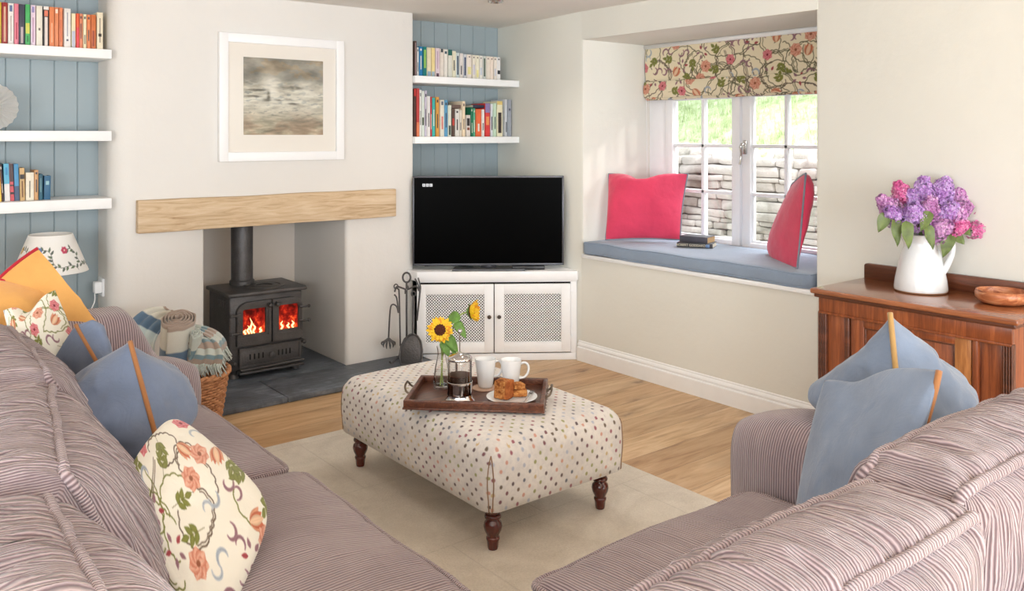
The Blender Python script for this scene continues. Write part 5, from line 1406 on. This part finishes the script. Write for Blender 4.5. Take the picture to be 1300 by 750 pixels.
# mugs
M_mug = simple('white_porcelain', (240, 242, 243), .16, var=.01)
def mug(u, v, hang, label):
    x, y = tl(u, v); M = T(x, y, TT + (.004 if u < .05 else 0))
    t = thing('mug', label, 'mug', (x, y, TT), 0, 'white mugs on the tray')
    b = MB(); b.lathe([(0, .0005), (.026, .0005), (.029, .004), (.031, .015), (.035, .05), (.0395, .085), (.0425, .112), (.0418, .1145), (.0398, .112), (.037, .085), (.0325, .05), (.028, .018), (.022, .01), (0, .009)], 44, M); b.build('cup', M_mug, t, ang=60)
    d = Vector((math.cos(hang), math.sin(hang), 0)); pp = [Vector((x, y, M.translation.z + z_)) + d * r_ for (r_, z_) in ((.0385, .095), (.055, .1), (.068, .092), (.073, .075), (.068, .055), (.054, .04), (.0335, .038))]
    sp_ = smooth_path(pp); b = MB(); b.tube(sp_, [.0048] * len(sp_), 10); b.build('handle', M_mug, t)
mug(.015, .098, math.radians(-15), 'white mug on the round coaster beside the cafetiere')
mug(.118, .108, math.radians(-28), 'white mug behind the cake plate, handle turned to the cabinet')
x, y = tl(.012, .093); b = MB(); b.lathe([(0, .0003), (.05, .0003), (.051, .0018), (.05, .0036), (0, .0036)], 36, T(x, y, TT)); tag(b.build('coaster', simple('cork_pink', (206, 172, 150), .8)), 'round pale coaster under the mug nearest the cafetiere', 'coaster')
# plate, cake, fork
px_, py2 = tl(.135, -.05); b = MB(); b.lathe([(0, .0008), (.05, .0008), (.056, .002), (.075, .009), (.097, .0145), (.0985, .016), (.096, .0165), (.075, .012), (.056, .006), (0, .0055)], 56, T(px_, py2, TT)); tag(b.build('plate', M_mug, ang=60), 'small white plate holding cake slices on the tray', 'plate')
s = NT('cake_crumb'); c = s.coords(); n1 = s.noise(c, 120, 5, .7); n2 = s.noise(c, 34, 4, .6)
M_crumb = s.finish(s.ramp(s.math('ADD', s.math('MULTIPLY', n1, .5), s.math('MULTIPLY', n2, .5)), [(.36, lin((92, 42, 20))), (.48, lin((176, 108, 56))), (.6, lin((214, 156, 92)))]), .85, 0, s.bump(n1, .8, .006), 0, .2)
s = NT('cake_crust'); c = s.coords(); n1 = s.noise(c, 60, 5, .7)
M_crust = s.finish(s.ramp(n1, [(.3, lin((134, 66, 28))), (.7, lin((196, 116, 58)))]), .7, 0, s.bump(n1, .5, .004), 0, .3)
def cake(M, L, W, Hh, label, crust=True):
    t = thing('cake_slice', label, 'cake', tuple(M.translation), 0, 'cake slices on the plate')
    def lump(nm, mat, x0, x1, z0, z1, amp):
        q = MB(); dm = ((x1 - x0) / 2, W / 2, (z1 - z0) / 2); cc = Vector(((x0 + x1) / 2, 0, (z0 + z1) / 2))
        F = soft_box(dm, .004, (0, 0, .003), lambda o: o + cc); q._merge(cube_surface(F, dm, (.0025,) * 3))
        q.bm.transform(M)
        for v in q.bm.verts: v.co += noise.noise_vector(v.co * 110) * amp
        return q.build(nm, mat, t, ang=0)
    lump('crumb', M_crumb, 0, L * .82, 0, Hh, .0018)
    if crust: lump('crust', M_crust, L * .8, L, 0, Hh * 1.01, .001)
bx0, by0 = tl(.098, -.05)
cake(T(bx0, by0, TT + .0085) @ R(math.radians(-70)) @ T(-.02, 0, 0), .06, .052, .068, 'tall block of brown fruit cake standing at the front of the plate')
bx0, by0 = tl(.165, -.018)
cake(T(bx0, by0, TT + .0095) @ R(math.radians(-30)) @ T(-.03, 0, 0), .066, .05, .024, 'crumbly flat cake slice lying on the plate beneath another', False)
cake(T(bx0 - .004, by0 + .004, TT + .036) @ R(math.radians(-12)) @ R(.1, 'Y') @ T(-.028, 0, 0), .055, .045, .02, 'crumbly cake slice stacked on top of the flat one', False)
fx, fy = tl(.2, -.07); MF = T(fx, fy, TT + .0175) @ R(math.radians(-43.5 + 82))
b = MB(); b.prism([(-.075, -.004), (-.07, -.0045), (.0, -.002), (.03, -.0035), (.045, -.009), (.058, -.009), (.058, .009), (.045, .009), (.03, .0035), (0, .002), (-.07, .0045), (-.075, .004)], 0, .002, M=MF, bev=.0006)
for i in range(3): b.box(.056, -.0085 + i * .0067, 0, .086, -.0055 + i * .0067 + .0007, .002, .0005, M=MF)
tag(b.build('cake_fork', M_chr), 'small silver fork resting on the plate rim', 'fork')
# glass vase, sunflowers
vx, vy = tl(-.162, .085); MV = T(vx, vy, TT)
vs_ = thing('glass_vase', 'clear glass bottle vase holding two sunflowers on the tray', 'vase', (vx, vy, TT))
b = MB(); b.lathe([(0, .0005), (.03, .0005), (.033, .004), (.0335, .02), (.032, .05), (.027, .085), (.02, .115), (.0165, .135), (.018, .155), (.021, .168), (.0195, .169), (.0165, .155), (.0148, .135), (.0185, .113), (.0255, .083), (.030, .05), (.031, .02), (.029, .012), (0, .01)], 40, MV); b.build('glass', M_clear, vs_, ang=60)
b = MB(); b.lathe([(0, .0105), (.028, .0125), (.0304, .02), (.0295, .05), (.0275, .07), (0, .07)], 32, MV); b.build('water', glassy('water', (.96, .98, .97, 1), .05), vs_)
M_pet = simple('sunflower_yellow', (246, 196, 30), .6, var=.15, vs=60); M_pet2 = simple('sunflower_orange', (228, 150, 24), .6, var=.15, vs=60)
s = NT('sunflower_disc'); c = s.coords(); M_disc = s.finish(s.ramp(s.noise(c, 220, 4, .7), [(.35, lin((36, 12, 8))), (.6, lin((92, 38, 16))), (.75, lin((170, 96, 30)))]), .9, 0, s.bump(s.noise(c, 300, 3), .8, .004))
M_sfl = simple('sunflower_leaf', (96, 136, 54), .55, var=.3, vs=40); M_sst = simple('sunflower_stem', (150, 168, 84), .5, var=.15)
rf = random.Random(3)
def sunflower(c, facing, r, stem, label, closed=0, leaves=()):
    t = thing('sunflower', label, 'flower', tuple(stem[0]), 0, 'sunflowers in the glass vase')
    fc = Vector(facing).normalized(); MQ = Matrix.Translation(c) @ fc.to_track_quat('Z', 'Y').to_matrix().to_4x4()
    for ring, (n, rr, mt, z) in enumerate(((20, 1.0, M_pet, 0), (17, .9, M_pet2, .002), (14, .82, M_pet, .004))):
        m = MB()
        for i in range(n):
            a = 2 * PI * (i + rf.uniform(-.2, .2) + ring * .5) / n; L = r * rr * rf.uniform(.86, 1.08)
            lift = closed * L * .9 + rf.uniform(-.004, .006); r0 = r * .4
            tipr = L * (1 - closed * .35)
            q = MB(); leafmesh(q, Vector((r0 * math.cos(a), r0 * math.sin(a), z)), Vector((tipr * math.cos(a), tipr * math.sin(a), z + lift)), r * .34, .1 - .3 * closed, Vector((0, 0, 1)), 7, .2)
            q.bm.transform(MQ); m._merge(q.bm)
        m.build('petals', mt, t, ang=0)
    m = MB(); m.lathe([(0, .006), (r * .28, .007), (r * .46, .004), (r * .48, -.001), (r * .3, -.004), (0, -.004)], 32, MQ); m.build('seed_head', M_disc, t)
    m = MB()
    for i in range(16):
        a = 2 * PI * i / 16; q = MB(); leafmesh(q, Vector((0, 0, -.008)), Vector((r * .62 * math.cos(a), r * .62 * math.sin(a), -.002 + closed * r * .2 + rf.uniform(-.004, .002))), r * .24, .1, Vector((0, 0, 1)), 6, .2); q.bm.transform(MQ); m._merge(q.bm)
    m.lathe([(0, -.016), (r * .2, -.013), (r * .38, -.004), (0, -.004)], 20, MQ); m.build('sepals', M_sfl, t, ang=0)
    m = MB(); m.tube(smooth_path(list(stem) + [c - fc * .012]), .0032, 8); m.build('stem', M_sst, t)
    for (p0, p1, w) in leaves: m = MB(); leafmesh(m, p0, p1, w, .25, Vector((-.5, -.6, .6)), 12, .2, 1); m.build('leaf', M_sfl, t, ang=0)
dv = depth(vx, vy)
c1 = P(558.5, 418.5, dv - .035); c2 = P(597, 395.5, dv + .02)
toc = Vector((0, 0, 1.3)) - c1
sunflower(c1, Vector((toc.x, toc.y, .15)), .054, [Vector((vx - .012, vy - .008, TT + .014)), Vector((vx + .002, vy, TT + .09)), Vector((vx, vy, TT + .15)), c1 + Vector((.012, .015, -.035))], 'sunflower with dark centre facing the camera over the glass vase', 0, [(P(562, 432, dv), P(570, 452, dv - .03), .04), (P(566, 426, dv), P(582, 446, dv - .02), .045)])
fr = (RT * 1 + Vector((-.12, -.15, .1)))
sunflower(c2, fr, .057, [Vector((vx + .01, vy + .008, TT + .014)), Vector((vx + .004, vy + .004, TT + .12)), P(572, 425, dv), P(582, 402, dv + .01)], 'sunflower turned sideways away from the first one', .55, [(P(584, 400, dv), P(566, 408, dv - .02), .05), (P(578, 408, dv), P(592, 428, dv - .03), .04), (P(572, 428, dv), P(578, 452, dv - .02), .035)])

# ================================================================ fire irons
HZ = .0305
fx, fy = 2.815, 4.60
stn = thing('fire_tool_stand', 'black wrought iron stand with ring top holding fire tools on the hearth', 'fire tool stand', (fx, fy, HZ))
e1 = RT.copy(); e2 = FW.copy()
def q3(a, b, z): return Vector((fx, fy, HZ)) + e1 * a + e2 * b + Vector((0, 0, z))
b = MB(); b.tube([q3(0, 0, .03), q3(0, 0, .5)], .0065, 8)
b.build('pole', M_iron, stn)
b = MB(); b.tube([q3(.024 * math.sin(a), 0, .53 + .03 * math.cos(a)) for a in [2 * PI * i / 24 for i in range(24)]], .006, 8, closed=True); b.build('ring', M_iron, stn)
b = MB(); b.tube(smooth_path([q3(-.075, 0, .44), q3(-.062, 0, .472), q3(-.03, 0, .465), q3(0, 0, .455), q3(.03, 0, .465), q3(.062, 0, .475), q3(.078, 0, .445)]), .0055, 8)
b.tube(smooth_path([q3(0, -.07, .44), q3(0, -.06, .465), q3(0, 0, .455), q3(0, .06, .465), q3(0, .07, .44)]), .005, 8); b.build('hook_arms', M_iron, stn)
for (a, c) in ((-1, -.6), (1, -.6), (-.7, .9), (.7, .9)):
    b = MB(); b.tube(smooth_path([q3(0, 0, .04), q3(a * .035, c * .03, .045), q3(a * .07, c * .06, .02), q3(a * .09, c * .075, .0065), q3(a * .1, c * .085, .018)]), .0055, 8); b.build('foot', M_iron, stn)
g = 'fire tools on the stand'
# rake with clawed hand
t = thing('fire_rake', 'black iron ember rake with clawed end hanging furthest from the cabinet', 'fire tool', tuple(q3(-.1, -.02, .12)), 0, g)
b = MB(); b.tube(smooth_path([q3(-.077, -.008, .425), q3(-.06, -.01, .40), q3(-.05, -.012, .31), q3(-.06, -.015, .35), q3(-.085, -.02, .365), q3(-.1, -.02, .33), q3(-.11, -.02, .16)]), .005, 8); b.build('shaft', M_iron, t)
b = MB()
for i in range(6):
    a = -1.35 + i * .54; b.tube(smooth_path([q3(-.11, -.02, .155), q3(-.11 + .022 * math.sin(a), -.03, .14), q3(-.11 + .042 * math.sin(a), -.035, .135 - .022 * math.cos(a)), q3(-.11 + .04 * math.sin(a), -.03, .12 - .03 * math.cos(a))]), [.006] * 9 + [.005, .004, .003, .002][:4], 6)
b.build('claw', M_iron, t)
t = thing('fire_poker', 'black iron poker hanging beside the central pole', 'fire tool', tuple(q3(-.045, 0, .1)), 0, g)
b = MB(); b.tube(smooth_path([q3(-.068, .01, .47), q3(-.055, .01, .455), q3(-.048, .01, .42), q3(-.04, .005, .1)]), .005, 8); b.build('shaft', M_iron, t)
b = MB(); b.tube([q3(-.068 + .012 * math.cos(a), .01, .472 + .014 * math.sin(a)) for a in [2 * PI * i / 16 for i in range(16)]], .004, 6, closed=True); b.build('ring', M_iron, t)
t = thing('fire_tongs', 'black iron tongs with forked tips hanging at the cabinet side', 'fire tool', tuple(q3(.07, 0, .2)), 0, g)
b = MB(); b.tube(smooth_path([q3(.05, .02, .52), q3(.075, .015, .47), q3(.08, .01, .42), q3(.062, .01, .27)]), .005, 8); b.tube(smooth_path([q3(.07, .02, .525), q3(.085, .015, .47), q3(.083, .01, .43), q3(.066, .0, .26)]), .0045, 8); b.build('prongs', M_iron, t)
t = thing('fire_shovel', 'rounded iron hearth shovel leaning against the foot of the stand', 'shovel', tuple(q3(.035, -.04, .03)), 0, g)
b = MB(); b.tube(smooth_path([q3(.045, -.012, .42), q3(.046, -.025, .3), q3(.046, -.045, .19)]), .0065, 8); b.tube([q3(.045 + .014 * math.cos(a), -.012, .43 + .016 * math.sin(a)) for a in [2 * PI * i / 16 for i in range(16)]], .004, 6, closed=True); b.build('shaft', M_iron, t)
b = MB(); pts = [(-.06, 0), (.055, 0), (.068, .03), (.07, .09), (.06, .14), (.04, .17), (.015, .185), (-.01, .18), (-.04, .155), (-.062, .11), (-.07, .05)]
MS = Matrix(((e1.x, 0, e2.x, fx + e1.x * .035 - e2.x * .085), (e1.y, 0, e2.y, fy + e1.y * .035 - e2.y * .085), (0, 1, 0, HZ + .006), (0, 0, 0, 1)))
q = MB(); q.prism(pts, 0, .004, bev=.0015); 
bmesh.ops.transform(q.bm, matrix=MS @ R(.22, 'X'), verts=q.bm.verts[:]); b._merge(q.bm)
rim = [(MS @ R(.22, 'X')) @ Vector((x, y, -.003)) for x, y in pts]; b.tube(rim, .006, 8, closed=True)
b.build('pan', M_iron, t, ang=30)

# ================================================================ wicker basket and throws
wx, wy = 1.31, 4.12
s = NT('wicker'); c = s.coords(); M_wick = s.finish(s.ramp(s.noise(c, 40, 4, .6), [(.3, lin((150, 94, 58))), (.7, lin((216, 158, 112)))]), .6, 0, s.bump(s.noise(c, 120, 3), .4, .003), 0, .4)
wb = thing('wicker_basket', 'brown wicker basket of rolled throws between sofa arm and hearth', 'basket', (wx, wy, 0))
b = MB(); NS = 44; NR = 24
for k in range(NR):
    z = .012 + k * .0132; r0 = .135 + .05 * z / .33
    b.tube([(wx + (r0 + .005 * math.cos(i * PI / 3 * 1 + (k % 2) * PI)) * math.cos(2 * PI * i / (NS * 3)), wy + (r0 + .005 * math.cos(i * PI / 3 + (k % 2) * PI)) * math.sin(2 * PI * i / (NS * 3)), z) for i in range(NS * 3)], .0068, 6, closed=True)
b.lathe([(0, .004), (.13, .004), (.13, .012), (0, .012)], 32, T(wx, wy, 0)); b.build('weave', M_wick, wb, ang=0)
b = MB()
for j in range(2): b.tube([(wx + (.188 + .007 * math.cos(i * .55 + j * PI)) * math.cos(2 * PI * i / 160), wy + (.188 + .007 * math.cos(i * .55 + j * PI)) * math.sin(2 * PI * i / 160), .33 + .007 * math.sin(i * .55 + j * PI)) for i in range(160)], .009, 8, closed=True)
b.build('braided_rim', M_wick, wb, ang=0)
# throws: striped wool
def throw_mat(name, axis, stops, per):
    s = NT(name); u = s.n('UVMap').outputs[0]; sep = s.n('SeparateXYZ'); s.l(u, sep.inputs[0])
    k = s.math('FRACT', s.math('MULTIPLY', sep.outputs[axis], 1 / per)); col = s.ramp(k, stops)
    s.t.nodes[-1].color_ramp.interpolation = 'LINEAR'; c = s.coords(); n = s.noise(c, 300, 3)
    col = s.mix(s.math('MULTIPLY', n, .25), col, lin((120, 116, 112))); return s.finish(col, .95, 0, s.bump(n, .4, .002), .4, .1)
cr_, bl_, lb_, tp_ = lin((222, 220, 208)), lin((96, 124, 150)), lin((158, 172, 190)), lin((170, 150, 136))
M_th1 = throw_mat('check_throw', 1, [(0, tp_), (.045, tp_), (.06, cr_), (.3, cr_), (.32, bl_), (.5, bl_), (.52, lin((206, 222, 222))), (1, cr_)], .42)
M_th2 = throw_mat('taupe_throw', 1, [(0, lin((196, 204, 196))), (.35, lin((206, 210, 200))), (.37, lin((122, 150, 158))), (.6, lin((122, 150, 158))), (.62, tp_), (1, tp_)], .2)
def uv_grid(mb, f, nu, nv, su, sv, closed=False):
    b = bmesh.new(); uvl = b.loops.layers.uv.new('UVMap'); V = [[b.verts.new(f(i / (nu - 1), j / (nv - 1))) for j in range(nv)] for i in range(nu)]
    for i in range(nu - 1):
        for j in range(nv - 1):
            fc = b.faces.new((V[i][j], V[i + 1][j], V[i + 1][j + 1], V[i][j + 1]))
            for lp, (a, c) in zip(fc.loops, ((i, j), (i + 1, j), (i + 1, j + 1), (i, j + 1))): lp[uvl].uv = (a / (nu - 1) * su, c / (nv - 1) * sv)
    return mb._merge(b)
def roll(top, bot, rad, turns, mat, lab, sq=.8):
    t = thing('rolled_throw', lab, 'throw', tuple(bot), 0, 'rolled wool throws in the basket')
    top, bot = Vector(top), Vector(bot); ax = (bot - top); L = ax.length; ax.normalize(); u = ax.orthogonal().normalized(); w = ax.cross(u)
    def f(a, v):
        th = a * turns * 2 * PI; rr = rad * (.12 + .88 * a ** .85) + .002 * noise.noise(Vector((th, v * 3, 1)))
        p = top + u * rr * math.cos(th) + w * rr * sq * math.sin(th) + ax * (L * v)
        p -= ax * (.008 * noise.noise(Vector((th * 1.7, 0, 3))) + .012 * (1 - a)) * (1 - v)
        return p
    m = MB(); uv_grid(m, f, int(46 * turns), 26, 1, L); bmesh.ops.solidify(m.bm, geom=m.bm.faces[:], thickness=.0045); m.build('wool', mat, t, ang=0)
    return t
roll(P(226, 404, 3.98), (1.27, 4.20, .2), .098, 5.0, M_th1, 'thick rolled blue and cream check throw, coiled end facing up in the basket')
roll(P(249, 423, 3.96), P(243, 470, 4.02), .038, 3.0, M_th2, 'small rolled pale throw between the thick roll and the fringed one')
def drape(path, width, dirw, mat, lab, fringe_to=None, seed=1, fold=.012):
    t = thing('folded_throw', lab, 'throw', tuple(path[-1]), 0, 'folded wool throws in the basket')
    sp_ = smooth_path(path, 5); n = len(sp_); dw = Vector(dirw).normalized()
    def f(u, v):
        i = min(n - 1, int(v * (n - 1))); p = sp_[i].lerp(sp_[min(n - 1, i + 1)], v * (n - 1) - i)
        return p + dw * width * (u - .5) * (1 + .4 * v) + Vector((-.5, -.6, .5)) * fold * math.sin(u * 19 + v * 3 + seed)
    m = MB(); uv_grid(m, f, 46, 40, width, .4); bmesh.ops.solidify(m.bm, geom=m.bm.faces[:], thickness=.005); m.build('wool', mat, t, ang=0)
    if fringe_to is not None:
        r = random.Random(seed); m = MB()
        for i in range(64):
            u = i / 63; p0 = f(u, .99); q0 = p0 + Vector(fringe_to) * r.uniform(.6, 1.05) + Vector((r.uniform(-.02, .02), r.uniform(-.02, .02), 0)); mid = (p0 + q0) / 2 + Vector((-.008, -.012, r.uniform(0, .016)))
            m.tube(smooth_path([p0, mid, q0], 3), .0028, 5)
        m.build('fringe', mat, t, ang=0)
drape([P(244, 416, 4.14), P(258, 418, 4.1), P(272, 425, 4.08), P(281, 436, 4.08), P(283, 446, 4.1)], .11, (-.55, -.8, -.05), M_th2, 'fringed taupe and blue throw spilling over the basket rim toward the stove', Vector((.01, -.01, -.05)), 3, .007)
drape([P(248, 428, 4.04), P(258, 436, 3.98), P(262, 450, 3.96), P(258, 462, 3.96)], .12, RT, M_th2, 'fringed grey green throw hanging in front of the basket', Vector((.008, -.01, -.06)), 7, .008)
drape([P(222, 396, 4.14), P(202, 400, 4.12), P(186, 414, 4.08), P(178, 432, 4.06), P(182, 450, 4.08)], .12, RT + Vector((0, 0, -.5)), M_th1, 'cream and taupe throw falling from the roll toward the sofa arm', Vector((.02, -.01, -.06)), 5, .008)

# ================================================================ table lamp in the alcove
lx, ly = .845, 4.735
lmp = thing('table_lamp', 'table lamp with white flower-embroidered shade in the alcove', 'lamp', (lx, ly, .452))
cvs = Canvas(1.0, .2, 900, (236, 234, 230)); rr_ = random.Random(6)
for k in range(7):
    x = .0 + k * .143; y = .185; a = -1.3; pts = []
    for i in range(76):
        a += .075 * math.sin(i * .12 + .6) * 1.3; x += .0036 * math.cos(a); y += .0034 * math.sin(a); pts.append((x, y))
        if i % 5 == 3: cvs.leaf(x, y, .026, .011, a + rr_.choice((-1, 1)) * .9, (110, 118, 104) if i % 2 else (120, 140, 100), (74, 82, 84))
    cvs.stroke(pts, .0026, (92, 96, 90)); cvs.flower(pts[-1][0], pts[-1][1], .021, ((206, 96, 120), (130, 150, 190), (214, 178, 90))[k % 3], ((170, 50, 80), (90, 110, 160), (170, 120, 60))[k % 3], (240, 220, 200), 6, k)
m = MB(); Zb, Zt, Rb_, Rt_ = .776, .962, .170, .098
def shf(u, v):
    a = 2 * PI * u; r = Rb_ + (Rt_ - Rb_) * v; return Vector((lx + r * math.cos(a), ly + r * math.sin(a), Zb + (Zt - Zb) * v))
m.grid(shf, 380, 60, closed_u=True)
def shcol(co): 
    a = (np.arctan2(co[:, 1] - ly, co[:, 0] - lx) / (2 * PI)) % 1.0; v = (co[:, 2] - Zb) / (Zt - Zb); return cvs.sample(1 - a * 1.0, (1 - v) * .2)
sh_ = m.build('lamp_shade', vcol('embroidered_shade', .9, False), lmp, ang=0, fn=shcol)
md = sh_.modifiers.new('thick', 'SOLIDIFY'); md.thickness = .002
m = MB(); m.lathe([(0, .001), (.06, .001), (.062, .012), (.03, .03), (.05, .08), (.06, .13), (.045, .19), (.018, .235), (.012, .26), (.012, .33), (0, .33)], 32, T(lx, ly, .452)); m.build('lamp_base', simple('stone_glaze', (196, 190, 180), .4), lmp)
m = MB(); 
for k in range(3): a = 2 * PI * k / 3; m.tube([(lx, ly, .782), (lx + .166 * math.cos(a), ly + .166 * math.sin(a), .782)], .0015, 6)
m.build('shade_carrier', M_metal, lmp)
# small table carrying the lamp
tb = thing('side_table', 'small white painted table under the lamp behind the sofa arm', 'table', (.83, 4.8, 0))
m = MB(); m.box(.55, 4.60, .43, 1.10, 4.98, .4515, .004); m.build('table_top', M_cab, tb)
for (x, y) in ((.58, 4.63), (1.07, 4.63), (.58, 4.95), (1.07, 4.95)): m = MB(); m.box(x - .02, y - .02, 0.001, x + .02, y + .02, .431, .003); m.build('leg', M_cab, tb)
# socket with plug and cord on the chimney return
sk = thing('plug_socket', 'white double wall socket with plug on the chimney side of the lamp alcove', 'socket', (CL, 4.95, .62))
sy0 = 4.915; sz = Zat(364, CL, 4.93)
m = MB(); m.box(CL - .012, sy0, sz - .05, CL - .0005, sy0 + .10, sz + .045, .003); m.build('face_plate', M_cab, sk)
m = MB(); m.box(CL - .05, sy0 + .0, sz - .03, CL - .012, sy0 + .05, sz + .03, .006); m.build('plug', M_cab, sk)
m = MB(); m.tube(smooth_path([(CL - .045, sy0 + .02, sz - .03), (CL - .05, sy0 + .01, sz - .08), (1.04, 4.93, sz - .16), (.99, 4.9, .4555), (.90, 4.8, .456)]), .003, 6); cd = m.build('lamp_cord', M_cab, sk)

# ================================================================ pleated paper ornament on the middle shelf
pc = P(-7, 121, 4.47); pc = Vector((Xat(-10, 4.86), 4.87, 0)); pz = 1.4738; Rr = .118
m = MB(); q = bmesh.new(); n = 22; cen = Vector((pc.x, pc.y, pz + Rr))
c1v = q.verts.new(cen + Vector((0, -.02, 0))); c2v = q.verts.new(cen + Vector((0, .02, 0)))
ring = []; inner = []
for i in range(2 * n):
    a = 2 * PI * i / (2 * n); dy = .005 if i % 2 else -.005; rr = Rr * (1 if i % 2 else .95)
    ring.append(q.verts.new(cen + Vector((rr * math.cos(a), dy, rr * math.sin(a))))); inner.append(q.verts.new(cen + Vector((.012 * math.cos(a), dy * .6, .012 * math.sin(a)))))
for i in range(2 * n): j = (i + 1) % (2 * n); q.faces.new((ring[i], ring[j], inner[j], inner[i]))
q.faces.new(inner); q.verts.remove(c1v); q.verts.remove(c2v)
bmesh.ops.solidify(q, geom=q.faces[:], thickness=.0015); m._merge(q)
tag(m.build('paper_rosette', simple('pleated_white_paper', (230, 228, 224), .8, var=.03), smooth=False), 'round white pleated paper ornament standing on the middle alcove shelf', 'ornament')
# ================================================================ light and camera
def area(name, loc, tgt, sx, sy, e, col=(1, 1, 1)):
    L = bpy.data.lights.new(name, 'AREA'); L.shape = 'RECTANGLE'; L.size = sx; L.size_y = sy; L.energy = e; L.color = col
    o = bpy.data.objects.new(name, L); COL.objects.link(o); o.location = loc
    o.rotation_euler = (Vector(tgt) - Vector(loc)).to_track_quat('-Z', 'Y').to_euler(); return o
area('added_fill_rear', (1.1, YB - .05, 1.1), (1.6, 3, 1.25), 3.6, 2.0, 285, (.90, .95, 1))  # added frontal fill behind the camera, set in an invented opening
area('added_fill_side', (XL - .05, -.1, 1.48), (3, 2.0, 1.1), 3.2, 1.2, 115, (.92, .96, 1))  # second added fill, at the made-up opening in the left wall
area('daylight_seat_window', (6.3, 3.0, 3.6), (4.3, 3.2, 1.2), 3.2, 2.2, 480, (.97, .985, 1))
for (x, y, e) in ((.9, 1.0, 10), (2.3, 1.2, 10), (.9, 3.3, 13), (2.6, 3.2, 20)):
    L = bpy.data.lights.new('ceiling_lamp', 'SPOT'); L.energy = e; L.color = (1, .97, .93); L.spot_size = 2.4; L.spot_blend = 1; L.shadow_soft_size = .05
    lo = bpy.data.objects.new('ceiling_lamp', L); COL.objects.link(lo); lo.location = (x, y, ZC - .02)
S = bpy.data.lights.new('sun', 'SUN'); S.energy = 3.0; S.angle = .02; S.color = (1, .96, .88)
so = bpy.data.objects.new('sun', S); COL.objects.link(so); so.rotation_euler = Vector((-.5, 1.0, -.27)).to_track_quat('-Z', 'Y').to_euler()
w = bpy.data.worlds.new('sky'); scene.world = w; w.use_nodes = True; nt = w.node_tree; nt.nodes.clear()
bg = nt.nodes.new('ShaderNodeBackground'); bg.inputs[0].default_value = (.86, .93, 1, 1); bg.inputs[1].default_value = 2.2
ow = nt.nodes.new('ShaderNodeOutputWorld'); nt.links.new(bg.outputs[0], ow.inputs[0])

cam = bpy.data.cameras.new('camera'); cam.sensor_width = 36; cam.lens = 36 * 1084 / 1300; cam.shift_y = -(375 - 172) / 1300; cam.clip_start = .02
co = bpy.data.objects.new('camera', cam); COL.objects.link(co); co.location = (0, 0, H)
co.rotation_euler = (PI / 2, 0, math.atan2(-.6225, .7826)); scene.camera = co
vs = scene.view_settings; scene.display_settings.display_device = 'sRGB'
vs.view_transform = 'Standard'; vs.look = 'None'; vs.gamma = 1; vs.use_curve_mapping = False; vs.exposure = -0.08
cy = scene.cycles; cy.use_denoising = True; cy.max_bounces = 8; cy.diffuse_bounces = 5; cy.transparent_max_bounces = 16; cy.sample_clamp_indirect = 6; cy.caustics_reflective = False; cy.caustics_refractive = False
